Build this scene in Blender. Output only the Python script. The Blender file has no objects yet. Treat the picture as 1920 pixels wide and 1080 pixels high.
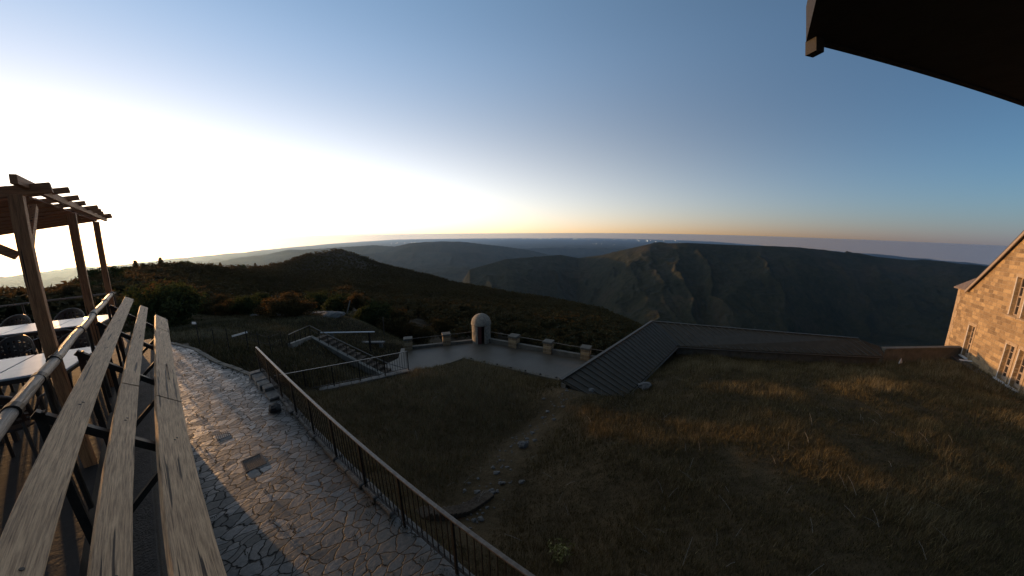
import bpy, math, random
import numpy as np
from mathutils import Matrix, Vector
random.seed(7); RS = np.random.RandomState(11)
SC = bpy.context.scene
COL = SC.collection
R_ = math.radians

# ------------------------------------------------------------------ camera (wide action-camera lens: a real fisheye)
cd = bpy.data.cameras.new('camera'); cam = bpy.data.objects.new('camera', cd); COL.objects.link(cam)
cd.type = 'PANO'; cd.sensor_fit = 'HORIZONTAL'; cd.sensor_width = 36.0; cd.sensor_height = 20.25
cd.clip_start = 0.05; cd.clip_end = 400000.0
PITCH, ROLL = -0.17833579, -0.004
KP = (0.0946047035569171, -0.0007724968607030404, -9.214002017842398e-05, 2.4256302105917383e-06)
tgt = cd if hasattr(cd, 'panorama_type') else cd.cycles
tgt.panorama_type = 'FISHEYE_LENS_POLYNOMIAL'
tgt.fisheye_fov = math.pi * 1.2
tgt.fisheye_polynomial_k0 = 0.0
for i_, k_ in enumerate(KP): setattr(tgt, 'fisheye_polynomial_k%d' % (i_ + 1), -k_)
cam.matrix_world = Matrix.Rotation(math.pi / 2 + PITCH, 4, 'X') @ Matrix.Rotation(ROLL, 4, 'Z')
SC.camera = cam

# ------------------------------------------------------------------ sky, sun, exposure
SUN_AZ, SUN_EL = -62.0, 1.5          # degrees, azimuth clockwise from +Y
w = bpy.data.worlds.new("World"); SC.world = w; w.use_nodes = True
nt = w.node_tree; nt.nodes.clear()
sky = nt.nodes.new('ShaderNodeTexSky'); sky.sky_type = 'NISHITA'; sky.sun_disc = False
sky.sun_elevation = R_(SUN_EL); sky.sun_rotation = R_(SUN_AZ); sky.altitude = 1500
sky.air_density = 1.0; sky.dust_density = 2.0; sky.ozone_density = 3.0
bg = nt.nodes.new('ShaderNodeBackground'); bg.inputs[1].default_value = 0.15
wo = nt.nodes.new('ShaderNodeOutputWorld')
# dawn glow: a pale band of lit air low over the horizon, widest towards the sun, under a clearer blue
def wmath(op, a, b=None, clamp=False):
    n = nt.nodes.new('ShaderNodeMath'); n.operation = op; n.use_clamp = clamp
    for i, v in enumerate((a, b)):
        if v is None: continue
        if isinstance(v, (int, float)): n.inputs[i].default_value = v
        else: nt.links.new(v, n.inputs[i])
    return n.outputs[0]
def wscale(col, f):
    n = nt.nodes.new('ShaderNodeVectorMath'); n.operation = 'SCALE'
    if isinstance(col, tuple): n.inputs[0].default_value = col
    else: nt.links.new(col, n.inputs[0])
    if isinstance(f, (int, float)): n.inputs['Scale'].default_value = f
    else: nt.links.new(f, n.inputs['Scale'])
    return n.outputs[0]
def wadd(a, b):
    n = nt.nodes.new('ShaderNodeVectorMath'); n.operation = 'ADD'; nt.links.new(a, n.inputs[0]); nt.links.new(b, n.inputs[1]); return n.outputs[0]
wtc = nt.nodes.new('ShaderNodeTexCoord'); wsp = nt.nodes.new('ShaderNodeSeparateXYZ'); nt.links.new(wtc.outputs['Generated'], wsp.inputs[0])
X_, Y_, Z_ = wsp.outputs
zcl = nt.nodes.new('ShaderNodeCombineXYZ'); nt.links.new(X_, zcl.inputs[0]); nt.links.new(Y_, zcl.inputs[1]); nt.links.new(wmath('MAXIMUM', Z_, .004), zcl.inputs[2]); nt.links.new(zcl.outputs[0], sky.inputs['Vector'])   # the horizon colour carries on just below eye level
hl = wmath('MAXIMUM', wmath('SQRT', wmath('ADD', wmath('MULTIPLY', X_, X_), wmath('MULTIPLY', Y_, Y_))), 1e-4)
cd_ = wmath('DIVIDE', wmath('ADD', wmath('MULTIPLY', X_, math.sin(R_(SUN_AZ))), wmath('MULTIPLY', Y_, math.cos(R_(SUN_AZ)))), hl)
half = wmath('MULTIPLY', wmath('ADD', cd_, 1.0), 0.5, True)
low = wmath('EXPONENT', wmath('MULTIPLY', wmath('POWER', wmath('DIVIDE', wmath('MAXIMUM', Z_, 0.0), 0.25), 1.4), -1.0))
up_ = nt.nodes.new('ShaderNodeMapRange'); up_.interpolation_type = 'SMOOTHSTEP'; up_.inputs[1].default_value = -.11; up_.inputs[2].default_value = -.062; nt.links.new(Z_, up_.inputs[0])
low = wmath('MULTIPLY', low, up_.outputs[0])
g1 = wmath('MULTIPLY', wmath('POWER', half, 2.3), low)
warm = wmath('EXPONENT', wmath('DIVIDE', wmath('MAXIMUM', Z_, 0.0), -0.05))
high = nt.nodes.new('ShaderNodeMapRange'); high.interpolation_type = 'SMOOTHSTEP'; high.inputs[1].default_value = .10; high.inputs[2].default_value = .50; nt.links.new(Z_, high.inputs[0])
g2 = wmath('MULTIPLY', high.outputs[0], half)
skyc = wscale(sky.outputs[0], .80)
E0 = 1.0/0.15/2**0.6
skyc = wadd(skyc, wscale((2.35*E0, 2.18*E0, 1.98*E0), g1))
skyc = wadd(skyc, wscale((.0*E0, -.40*E0, -.78*E0), wmath('MULTIPLY', wmath('MULTIPLY', warm, half), up_.outputs[0])))
skyc = wadd(skyc, wscale((.09*E0, .22*E0, .38*E0), wmath('MULTIPLY', low, wmath('SUBTRACT', 1.0, half))))
skyc = wadd(skyc, wscale((.15*E0, .265*E0, .41*E0), g2))
# sky overhead, out of view, greyed and warmed to neutralise blue ambient light
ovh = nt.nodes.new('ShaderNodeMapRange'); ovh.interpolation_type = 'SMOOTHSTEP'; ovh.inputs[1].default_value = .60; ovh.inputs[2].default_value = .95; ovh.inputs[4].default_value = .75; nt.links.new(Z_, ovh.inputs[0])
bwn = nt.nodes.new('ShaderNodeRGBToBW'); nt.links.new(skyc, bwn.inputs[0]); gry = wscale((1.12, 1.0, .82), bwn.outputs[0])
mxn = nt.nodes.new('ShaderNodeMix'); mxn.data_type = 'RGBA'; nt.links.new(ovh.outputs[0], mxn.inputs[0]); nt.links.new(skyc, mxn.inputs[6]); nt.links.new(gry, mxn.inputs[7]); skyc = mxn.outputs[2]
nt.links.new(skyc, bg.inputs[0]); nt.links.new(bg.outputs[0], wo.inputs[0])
sl = bpy.data.lights.new('sun', 'SUN'); sl.energy = 2.8; sl.angle = R_(0.5); sl.color = (1.0, 0.54, 0.21)
so = bpy.data.objects.new('sun', sl); COL.objects.link(so)
sd = Vector((math.sin(R_(SUN_AZ)) * math.cos(R_(SUN_EL)), math.cos(R_(SUN_AZ)) * math.cos(R_(SUN_EL)), math.sin(R_(SUN_EL))))
so.rotation_euler = sd.to_track_quat('Z', 'Y').to_euler(); so.location = (0, 0, 60)
SC.view_settings.view_transform = 'Standard'; SC.view_settings.look = 'None'
SC.view_settings.exposure = 0.6; SC.view_settings.gamma = 1.0
SC.render.engine = 'CYCLES'
SC.cycles.max_bounces = 6; SC.cycles.volume_bounces = 0
SC.cycles.use_denoising = True

# ------------------------------------------------------------------ helpers
def tag(o, label=None, cat=None, group=None, kind=None):
    if label: o['label'] = label
    if cat: o['category'] = cat
    if group: o['group'] = group
    if kind: o['kind'] = kind
    return o
def empty(name, loc=(0, 0, 0), rz=0.0, label=None, cat=None, group=None):
    o = bpy.data.objects.new(name, None); COL.objects.link(o); o.empty_display_size = 0.2
    o.location = loc; o.rotation_euler = (0, 0, rz); return tag(o, label, cat, group)
class MB:
    def __init__(s): s.v = []; s.f = []
    def add(s, vs, fs):
        n = len(s.v); s.v += [tuple(map(float, v)) for v in vs]; s.f += [tuple(i + n for i in f) for f in fs]; return s
    def box(s, x0, x1, y0, y1, z0, z1):
        return s.add([(x0,y0,z0),(x1,y0,z0),(x1,y1,z0),(x0,y1,z0),(x0,y0,z1),(x1,y0,z1),(x1,y1,z1),(x0,y1,z1)],
                     [(0,3,2,1),(4,5,6,7),(0,1,5,4),(1,2,6,5),(2,3,7,6),(3,0,4,7)])
    def beam(s, p0, p1, w_, h_, up=(0, 0, 1), n=1, wob=0.0):
        p0, p1, up = Vector(p0), Vector(p1), Vector(up)
        d = (p1 - p0).normalized(); x = d.cross(up).normalized(); y = x.cross(d).normalized()
        vs = []; fs = []
        for i in range(n + 1):
            c = p0.lerp(p1, i / n)
            a = w_ / 2 * (1 + wob * random.uniform(-1, 1)); b = h_ / 2 * (1 + wob * random.uniform(-1, 1))
            c = c + x * wob * w_ * random.uniform(-.3, .3)
            vs += [c - x*a - y*b, c + x*a - y*b, c + x*a + y*b, c - x*a + y*b]
        for i in range(n):
            o = i * 4
            for j in range(4): fs.append((o + j, o + (j + 1) % 4, o + 4 + (j + 1) % 4, o + 4 + j))
        fs += [(3, 2, 1, 0), (n*4, n*4+1, n*4+2, n*4+3)]
        return s.add(vs, fs)
    def tube(s, pts, r, n=8, cap=True):
        pts = [Vector(p) for p in pts]; rs = r if isinstance(r, (list, tuple)) else [r] * len(pts)
        vs = []; fs = []; px = None
        for i, p in enumerate(pts):
            d = (pts[min(i+1, len(pts)-1)] - pts[max(i-1, 0)]).normalized()
            if px is None: px = d.orthogonal().normalized()
            px = (px - d * px.dot(d)).normalized(); py = d.cross(px)
            for k in range(n):
                a = 2 * math.pi * k / n; vs.append(p + (px * math.cos(a) + py * math.sin(a)) * rs[i])
        for i in range(len(pts) - 1):
            for k in range(n): fs.append((i*n+k, i*n+(k+1) % n, (i+1)*n+(k+1) % n, (i+1)*n+k))
        if cap: fs += [tuple(range(n-1, -1, -1)), tuple(range((len(pts)-1)*n, len(pts)*n))]
        return s.add(vs, fs)
    def lathe(s, prof, n=24, cx=0, cy=0):
        vs = []; fs = []
        for (r, z) in prof:
            for k in range(n): a = 2*math.pi*k/n; vs.append((cx + r*math.cos(a), cy + r*math.sin(a), z))
        for i in range(len(prof)-1):
            for k in range(n): fs.append((i*n+k, i*n+(k+1) % n, (i+1)*n+(k+1) % n, (i+1)*n+k))
        return s.add(vs, fs)
    def prism(s, poly, z0, z1):
        n = len(poly)
        zs0 = z0 if isinstance(z0, (list, tuple)) else [z0]*n; zs1 = z1 if isinstance(z1, (list, tuple)) else [z1]*n
        vs = [(p[0], p[1], zs0[i]) for i, p in enumerate(poly)] + [(p[0], p[1], zs1[i]) for i, p in enumerate(poly)]
        ar = sum(poly[i][0]*poly[(i+1) % n][1] - poly[(i+1) % n][0]*poly[i][1] for i in range(n))
        fs = [tuple(range(n-1, -1, -1)), tuple(range(n, 2*n))] + [(i, (i+1) % n, n+(i+1) % n, n+i) for i in range(n)]
        if ar < 0: fs = [f[::-1] for f in fs]
        return s.add(vs, fs)
    def rock(s, c, r, sx=1, sy=1, sz=.7, seed=0):
        rr = random.Random(seed * 13 + 5); n, m = 9, 6
        ph = [rr.uniform(0, 6.28) for _ in range(6)]
        vs = [(c[0], c[1], c[2] - r*sz)]
        for j in range(1, m):
            t = math.pi * j / m - math.pi/2
            for k in range(n):
                a = 2*math.pi*k/n
                q = 1 + .22*math.sin(2*a+ph[0]+j) + .15*math.sin(3*a+ph[1]-j) + .1*rr.uniform(-1, 1)
                vs.append((c[0]+r*sx*q*math.cos(t)*math.cos(a), c[1]+r*sy*q*math.cos(t)*math.sin(a), c[2]+r*sz*math.sin(t)*(1+.15*rr.uniform(-1, 1))))
        vs.append((c[0], c[1], c[2] + r*sz*.9))
        fs = [(0, 1+(k+1) % n, 1+k) for k in range(n)]
        for j in range(m-2):
            for k in range(n): fs.append((1+j*n+k, 1+j*n+(k+1) % n, 1+(j+1)*n+(k+1) % n, 1+(j+1)*n+k))
        L_ = len(vs)-1
        fs += [(1+(m-2)*n+k, 1+(m-2)*n+(k+1) % n, L_) for k in range(n)]
        return s.add(vs, fs)
    def build(s, name, mat, parent=None, bevel=0, smooth=False, loc=None, rz=0.0):
        me = bpy.data.meshes.new(name); me.from_pydata(s.v, [], s.f); me.update()
        o = bpy.data.objects.new(name, me); COL.objects.link(o)
        if mat: me.materials.append(mat)
        if parent: o.parent = parent
        if loc: o.location = loc
        o.rotation_euler = (0, 0, rz)
        if smooth:
            me.polygons.foreach_set('use_smooth', [True]*len(me.polygons))
        if bevel:
            b = o.modifiers.new('bevel', 'BEVEL'); b.width = bevel; b.segments = 2; b.limit_method = 'ANGLE'
        return o
def np_mesh(name, V, F, mat, smooth=True, parent=None, tint=None):
    me = bpy.data.meshes.new(name); V = np.asarray(V, np.float32); F = np.asarray(F, np.int32); k = F.shape[1]
    me.vertices.add(len(V)); me.vertices.foreach_set('co', V.ravel())
    me.loops.add(F.size); me.loops.foreach_set('vertex_index', F.ravel())
    me.polygons.add(len(F)); me.polygons.foreach_set('loop_start', np.arange(0, F.size, k, dtype=np.int32))
    me.polygons.foreach_set('loop_total', np.full(len(F), k, np.int32))
    if smooth: me.polygons.foreach_set('use_smooth', np.ones(len(F), bool))
    me.update(calc_edges=True)
    if tint is not None:
        a = me.attributes.new('tint', 'FLOAT', 'POINT'); a.data.foreach_set('value', np.asarray(tint, np.float32))
    me.materials.append(mat)
    o = bpy.data.objects.new(name, me); COL.objects.link(o)
    if parent: o.parent = parent
    return o
def copy_tree(o, parent=None):
    c = o.copy(); COL.objects.link(c); c.parent = parent
    for ch in [x for x in o.children]: copy_tree(ch, c)
    return c

# numpy noise
def _h(ix, iy, s):
    n = (ix.astype(np.int64)*374761393 + iy.astype(np.int64)*668265263 + s*1442695041) & 0x7fffffff
    n = ((n ^ (n >> 13)) * 1274126177) & 0x7fffffff
    return ((n ^ (n >> 16)) & 0xffff) / 65535.0
def vn(x, y, s=0):
    ix, iy = np.floor(x), np.floor(y); fx, fy = x-ix, y-iy; fx = fx*fx*fx*(fx*(fx*6-15)+10); fy = fy*fy*fy*(fy*(fy*6-15)+10)
    a, b, c, d = _h(ix, iy, s), _h(ix+1, iy, s), _h(ix, iy+1, s), _h(ix+1, iy+1, s)
    return ((a*(1-fx)+b*fx)*(1-fy) + (c*(1-fx)+d*fx)*fy) * 2 - 1
def fbm(x, y, o=4, s=0):
    r = 0; a = .5
    for i in range(o): r = r + a*vn(x, y, s+i*17); x = x*2.03+7.1; y = y*2.03-3.7; a *= .5
    return r
def ridged(x, y, o=5, s=0):
    r = 0; a = .5
    for i in range(o):
        n = 1-np.abs(vn(x, y, s+i*23)); r = r + a*n*n; x = x*2.07+3.3; y = y*2.07+9.1; a *= .5
    return r

# ------------------------------------------------------------------ materials
def mat(name): 
    m = bpy.data.materials.new(name); m.use_nodes = True; t = m.node_tree; b = t.nodes['Principled BSDF']; return m, t, b
def N(t, kind, **kw):
    n = t.nodes.new(kind)
    for k, v in kw.items():
        if k.startswith('i_'): n.inputs[k[2:].replace('_', ' ')].default_value = v
        else: setattr(n, k, v)
    return n
def ramp(t, fac, stops):
    r = t.nodes.new('ShaderNodeValToRGB'); e = r.color_ramp.elements
    while len(e) < len(stops): e.new(0.5)
    for i, (p, c) in enumerate(stops): e[i].position = p; e[i].color = (c[0], c[1], c[2], 1)
    t.links.new(fac, r.inputs[0]); return r.outputs[0]
def coords(t, scale=(1, 1, 1), kind='Object'):
    tc = t.nodes.new('ShaderNodeTexCoord'); mp = t.nodes.new('ShaderNodeMapping'); mp.inputs['Scale'].default_value = scale
    t.links.new(tc.outputs[kind], mp.inputs[0]); return mp.outputs[0]
def noise(t, vec, scale, detail=5, rough=.6, dist=0.0):
    n = t.nodes.new('ShaderNodeTexNoise'); n.inputs['Scale'].default_value = scale; n.inputs['Detail'].default_value = detail
    n.inputs['Roughness'].default_value = rough; n.inputs['Distortion'].default_value = dist
    if vec: t.links.new(vec, n.inputs['Vector'])
    return n.outputs[0]
def bump(t, b, h, strength=.5, dist=.01):
    n = t.nodes.new('ShaderNodeBump'); n.inputs['Strength'].default_value = strength; n.inputs['Distance'].default_value = dist
    t.links.new(h, n.inputs['Height']); t.links.new(n.outputs[0], b.inputs['Normal']); return n
def mixc(t, fac, a, b, mode='MIX'):
    m = t.nodes.new('ShaderNodeMix'); m.data_type = 'RGBA'; m.blend_type = mode
    for s_, v in ((m.inputs[0], fac), (m.inputs[6], a), (m.inputs[7], b)):
        if hasattr(v, 'is_linked') or hasattr(v, 'links'): t.links.new(v, s_)
        elif isinstance(v, (int, float)): s_.default_value = v
        else: s_.default_value = (v[0], v[1], v[2], 1)
    return m.outputs[2]
def plain(name, c1, c2, scale=3.0, rough=.7, bs=.3, bd=.01, metal=0.0, kind='Object', spec=.5):
    m, t, b = mat(name); v = coords(t, kind=kind); n = noise(t, v, scale)
    t.links.new(ramp(t, n, [(.3, c1), (.7, c2)]), b.inputs['Base Color'])
    b.inputs['Roughness'].default_value = rough; b.inputs['Metallic'].default_value = metal
    b.inputs['Specular IOR Level'].default_value = spec
    bump(t, b, noise(t, v, scale*6), bs, bd); return m
def wood(name, dark, mid, light, rough=.65, long='x', spec=.4):
    m, t, b = mat(name)
    sc = {'x': (1.1, 13, 13), 'z': (13, 13, 1.1), 'y': (13, 1.1, 13)}[long]
    v = coords(t, sc); g = noise(t, v, 3.0, 9, .68, .9)
    fine = noise(t, coords(t, {'x': (3, 90, 90), 'z': (90, 90, 3), 'y': (90, 3, 90)}[long]), 2.0, 6, .7)
    big = noise(t, coords(t), 1.7, 3)
    c = ramp(t, g, [(.32, dark), (.5, mid), (.68, light)])
    c = mixc(t, .6, c, ramp(t, fine, [(.38, tuple(x*.28 for x in mid)), (.58, light)]))
    c = mixc(t, ramp(t, big, [(.4, (0, 0, 0)), (.75, (.35, .35, .35))]), c, tuple(x*.6 for x in mid))
    # long drying cracks
    cr = noise(t, coords(t, {'x': (.7, 22, 22), 'z': (22, 22, .7), 'y': (22, .7, 22)}[long]), 1.5, 2, .5)
    ck = ramp(t, cr, [(.33, (1, 1, 1)), (.36, (0, 0, 0))])
    c = mixc(t, ck, c, tuple(x*.2 for x in dark))
    t.links.new(c, b.inputs['Base Color']); b.inputs['Roughness'].default_value = rough; b.inputs['Specular IOR Level'].default_value = spec
    ad = t.nodes.new('ShaderNodeMath'); ad.operation = 'ADD'; t.links.new(fine, ad.inputs[0]); t.links.new(g, ad.inputs[1])
    bump(t, b, ad.outputs[0], .7, .006); return m
M = {}
M['board'] = wood('weathered_board', (.13, .070, .036), (.43, .265, .145), (.76, .52, .31))
M['pergola'] = wood('brown_stained_wood', (.13, .045, .015), (.34, .13, .045), (.52, .23, .09))
M['pergola_z'] = wood('brown_stained_post', (.13, .045, .015), (.34, .13, .045), (.52, .23, .09), long='z')
M['pergola_y'] = wood('brown_stained_rafter', (.13, .045, .015), (.34, .13, .045), (.52, .23, .09), long='y')
M['pole'] = wood('round_rail_wood', (.09, .07, .055), (.22, .18, .15), (.36, .31, .26), .5)
M['iron'] = plain('dark_iron', (.012, .011, .010), (.035, .028, .022), 14, .55, .3, .002, .5)
M['rail_iron'] = plain('worn_rail', (.10, .085, .07), (.22, .19, .16), 18, .38, .25, .002, .5)
M['steel'] = plain('galvanised_steel', (.4, .4, .4), (.6, .6, .6), 20, .35, .1, .001, .9)
M['table'] = plain('pale_table_top', (.42, .45, .47), (.60, .62, .63), 9, .28, .25, .003, 0)
M['chair'] = plain('brown_resin', (.022, .012, .008), (.05, .028, .018), 10, .45, .2, .002)
M['deck'] = plain('dark_terrace_paving', (.020, .017, .015), (.040, .033, .028), 3, .75, .4, .01)
M['concrete'] = plain('grey_concrete', (.080, .070, .052), (.145, .128, .098), 3, .85, .6, .02)
M['plaza'] = plain('plaza_paving', (.078, .064, .044), (.112, .092, .064), .9, .6, .4, .01)
M['soil'] = plain('dry_soil', (.045, .030, .018), (.11, .078, .048), 1.2, .95, .8, .08)
M['rock'] = plain('pale_rock', (.09, .085, .075), (.20, .19, .17), 5, .85, .8, .04)
M['palewall'] = plain('pale_court_wall', (.15, .135, .105), (.26, .235, .19), 2.5, .85, .6, .02)
M['darkrock'] = plain('dark_rock', (.03, .028, .025), (.07, .065, .06), 8, .8, .8, .03)
M['zinc'] = plain('zinc_flashing', (.16, .17, .18), (.28, .29, .30), 6, .38, .2, .003, .6)
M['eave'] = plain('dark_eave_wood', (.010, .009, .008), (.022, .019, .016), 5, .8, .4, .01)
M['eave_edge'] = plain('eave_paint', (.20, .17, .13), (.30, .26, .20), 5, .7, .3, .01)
M['white'] = plain('white_paint', (.62, .62, .60), (.80, .80, .78), 6, .5, .2, .005)
M['bark'] = plain('bark', (.04, .03, .022), (.10, .075, .055), 12, .9, .8, .03)
M['glass'] = plain('window_glass', (.015, .016, .018), (.03, .03, .032), 2, .06, .0, .001, 0, spec=.8)
M['frame'] = plain('window_frame_paint', (.26, .20, .15), (.36, .28, .21), 9, .55, .2, .003)
M['reed'] = plain('reed_mat', (.16, .14, .11), (.42, .40, .35), 40, .8, .6, .01)
M['dome'] = plain('hut_render', (.15, .13, .10), (.31, .275, .215), 6, .9, .9, .03)
M['door_red'] = plain('old_red_door', (.05, .012, .010), (.10, .028, .020), 6, .6, .3, .005)
M['leafyellow'] = plain('yellow_green_leaf', (.09, .09, .015), (.20, .19, .04), 10, .7, .2, .01)

def stone_path():
    m, t, b = mat('crazy_paving'); L = t.links
    tc = t.nodes.new('ShaderNodeTexCoord'); mp = t.nodes.new('ShaderNodeMapping')
    mp.inputs['Rotation'].default_value = (0, 0, R_(20)); mp.inputs['Scale'].default_value = (1.0, .68, 1); L.new(tc.outputs['Object'], mp.inputs[0])
    wn = N(t, 'ShaderNodeTexNoise', i_Scale=1.6, i_Detail=2.0); L.new(mp.outputs[0], wn.inputs['Vector'])
    vm = N(t, 'ShaderNodeVectorMath', operation='MULTIPLY_ADD'); vm.inputs[1].default_value = (.42, .42, 0); L.new(wn.outputs['Color'], vm.inputs[0]); L.new(mp.outputs[0], vm.inputs[2])
    wn2 = N(t, 'ShaderNodeTexNoise', i_Scale=14.0, i_Detail=2.0); L.new(mp.outputs[0], wn2.inputs['Vector'])
    vm2 = N(t, 'ShaderNodeVectorMath', operation='MULTIPLY_ADD'); vm2.inputs[1].default_value = (.05, .05, 0); L.new(wn2.outputs['Color'], vm2.inputs[0]); L.new(vm.outputs[0], vm2.inputs[2])
    SCL = 6.2
    ve = N(t, 'ShaderNodeTexVoronoi', feature='DISTANCE_TO_EDGE', voronoi_dimensions='2D'); ve.inputs['Scale'].default_value = SCL; L.new(vm2.outputs[0], ve.inputs['Vector'])
    vc = N(t, 'ShaderNodeTexVoronoi', feature='F1', voronoi_dimensions='2D'); vc.inputs['Scale'].default_value = SCL; L.new(vm2.outputs[0], vc.inputs['Vector'])
    sep = t.nodes.new('ShaderNodeSeparateColor'); L.new(vc.outputs['Color'], sep.inputs[0])
    col = ramp(t, sep.outputs[0], [(.0, (.062, .064, .061)), (.3, (.085, .085, .079)), (.55, (.125, .114, .092)), (.75, (.078, .066, .052)), (1, (.17, .16, .135))])
    col = mixc(t, .45, col, ramp(t, noise(t, tc.outputs['Object'], 18, 7, .7), [(.3, (.045, .043, .038)), (.7, (.18, .17, .145))]))
    joint = ramp(t, ve.outputs[0], [(.02, (0, 0, 0)), (.075, (1, 1, 1))])
    col = mixc(t, joint, (.012, .010, .008), col); L.new(col, b.inputs['Base Color'])
    rg = ramp(t, sep.outputs[1], [(0, (.36, .36, .36)), (1, (.68, .68, .68))]); 
    rg2 = mixc(t, joint, (.9, .9, .9), rg); L.new(rg2, b.inputs['Roughness'])
    prof = ramp(t, ve.outputs[0], [(.0, (0, 0, 0)), (.05, (.97, .97, .97)), (.12, (1, 1, 1))])
    # each slab sits at its own slight tilt and height, with a riven face
    tilt = N(t, 'ShaderNodeVectorMath', operation='SUBTRACT'); L.new(vm2.outputs[0], tilt.inputs[0]); L.new(vc.outputs['Position'], tilt.inputs[1])
    cs = N(t, 'ShaderNodeVectorMath', operation='SUBTRACT'); L.new(vc.outputs['Color'], cs.inputs[0]); cs.inputs[1].default_value = (.5, .5, .5)
    dt = N(t, 'ShaderNodeVectorMath', operation='DOT_PRODUCT'); L.new(tilt.outputs[0], dt.inputs[0]); L.new(cs.outputs[0], dt.inputs[1])
    a1 = N(t, 'ShaderNodeMath', operation='MULTIPLY_ADD'); L.new(dt.outputs['Value'], a1.inputs[0]); a1.inputs[1].default_value = 3.2; L.new(prof, a1.inputs[2])
    a2 = N(t, 'ShaderNodeMath', operation='MULTIPLY_ADD'); L.new(noise(t, tc.outputs['Object'], 9, 6, .65), a2.inputs[0]); a2.inputs[1].default_value = .9; L.new(a1.outputs[0], a2.inputs[2])
    bump(t, b, a2.outputs[0], 1.0, .014); b.inputs['Specular IOR Level'].default_value = .65
    return m
M['path'] = stone_path()

def masonry(name='granite_masonry'):
    m, t, b = mat(name); L = t.links
    v = coords(t, (1, 1, 1))
    sep = t.nodes.new('ShaderNodeSeparateXYZ'); L.new(v, sep.inputs[0]); cb = t.nodes.new('ShaderNodeCombineXYZ'); L.new(sep.outputs[0], cb.inputs[0]); L.new(sep.outputs[2], cb.inputs[1])
    wn = N(t, 'ShaderNodeTexNoise', i_Scale=2.2, i_Detail=2.0); L.new(cb.outputs[0], wn.inputs['Vector'])
    vm = N(t, 'ShaderNodeVectorMath', operation='MULTIPLY_ADD'); vm.inputs[1].default_value = (.10, .07, 0); L.new(wn.outputs['Color'], vm.inputs[0]); L.new(cb.outputs[0], vm.inputs[2])
    br = N(t, 'ShaderNodeTexBrick'); L.new(vm.outputs[0], br.inputs['Vector'])
    br.inputs['Scale'].default_value = 1.0; br.inputs['Brick Width'].default_value = .46; br.inputs['Row Height'].default_value = .235; br.inputs['Mortar Size'].default_value = .014; br.inputs['Mortar Smooth'].default_value = .3
    br.inputs['Bias'].default_value = 0.0; br.offset = .45; br.squash = 1.6; br.squash_frequency = 3
    br.inputs['Color1'].default_value = (.14, .085, .042, 1); br.inputs['Color2'].default_value = (.50, .34, .165, 1); br.inputs['Mortar'].default_value = (.40, .32, .21, 1)
    c = mixc(t, .3, br.outputs[0], ramp(t, noise(t, v, 3.5, 6, .7), [(.3, (.13, .080, .042)), (.7, (.48, .36, .21))]))
    L.new(c, b.inputs['Base Color']); b.inputs['Roughness'].default_value = .9
    inv = N(t, 'ShaderNodeMath', operation='SUBTRACT'); inv.inputs[0].default_value = 1.0; L.new(br.outputs['Fac'], inv.inputs[1])
    ad = N(t, 'ShaderNodeMath', operation='MULTIPLY_ADD'); L.new(noise(t, v, 7, 6, .7), ad.inputs[0]); ad.inputs[1].default_value = 1.3; L.new(inv.outputs[0], ad.inputs[2])
    bump(t, b, ad.outputs[0], .9, .05); return m
M['masonry'] = masonry()
M['quoin'] = plain('dressed_stone', (.28, .20, .12), (.44, .33, .21), 6, .85, .5, .01)
M['slate'] = plain('slate_roof', (.035, .035, .038), (.075, .07, .068), 7, .65, .5, .015)
M['rooftile'] = plain('lauze_roof', (.13, .095, .075), (.25, .19, .15), 9, .7, .8, .03)
M['metalroof'] = plain('dark_metal_roof', (.042, .033, .020), (.064, .052, .034), 2.5, .6, .15, .004, 0, spec=.25)
M['seam'] = plain('roof_seam', (.040, .034, .024), (.066, .057, .042), 6, .5, .1, .002, 0, spec=.3)

def tinted(name, stops, rough=.9, spec=.15, trans=None):
    m, t, b = mat(name); a = t.nodes.new('ShaderNodeAttribute'); a.attribute_name = 'tint'
    t.links.new(ramp(t, a.outputs['Fac'], stops), b.inputs['Base Color']); b.inputs['Roughness'].default_value = rough
    b.inputs['Specular IOR Level'].default_value = spec
    if trans:
        tr_ = t.nodes.new('ShaderNodeBsdfTranslucent'); tr_.inputs[0].default_value = (*trans, 1); mx = t.nodes.new('ShaderNodeMixShader'); mx.inputs[0].default_value = .5
        t.links.new(b.outputs[0], mx.inputs[1]); t.links.new(tr_.outputs[0], mx.inputs[2]); t.links.new(mx.outputs[0], t.nodes['Material Output'].inputs[0])
    return m
M['grass'] = tinted('dry_grass', [(0, (.038, .040, .014)), (.3, (.068, .058, .023)), (.6, (.115, .085, .036)), (.85, (.18, .135, .062)), (1, (.28, .22, .12))])
M['leaf'] = tinted('evergreen_leaf', [(0, (.028, .028, .012)), (.5, (.060, .056, .024)), (1, (.12, .10, .042))], trans=(.070, .040, .014))
M['leaf_green'] = tinted('mixed_green_leaf', [(0, (.022, .034, .014)), (.5, (.048, .066, .026)), (1, (.10, .115, .045))], trans=(.035, .042, .012))
M['forest'] = tinted('forest_leaf', [(0, (.026, .030, .013)), (.5, (.054, .056, .024)), (1, (.115, .098, .045))], trans=(.058, .035, .013))

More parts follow.
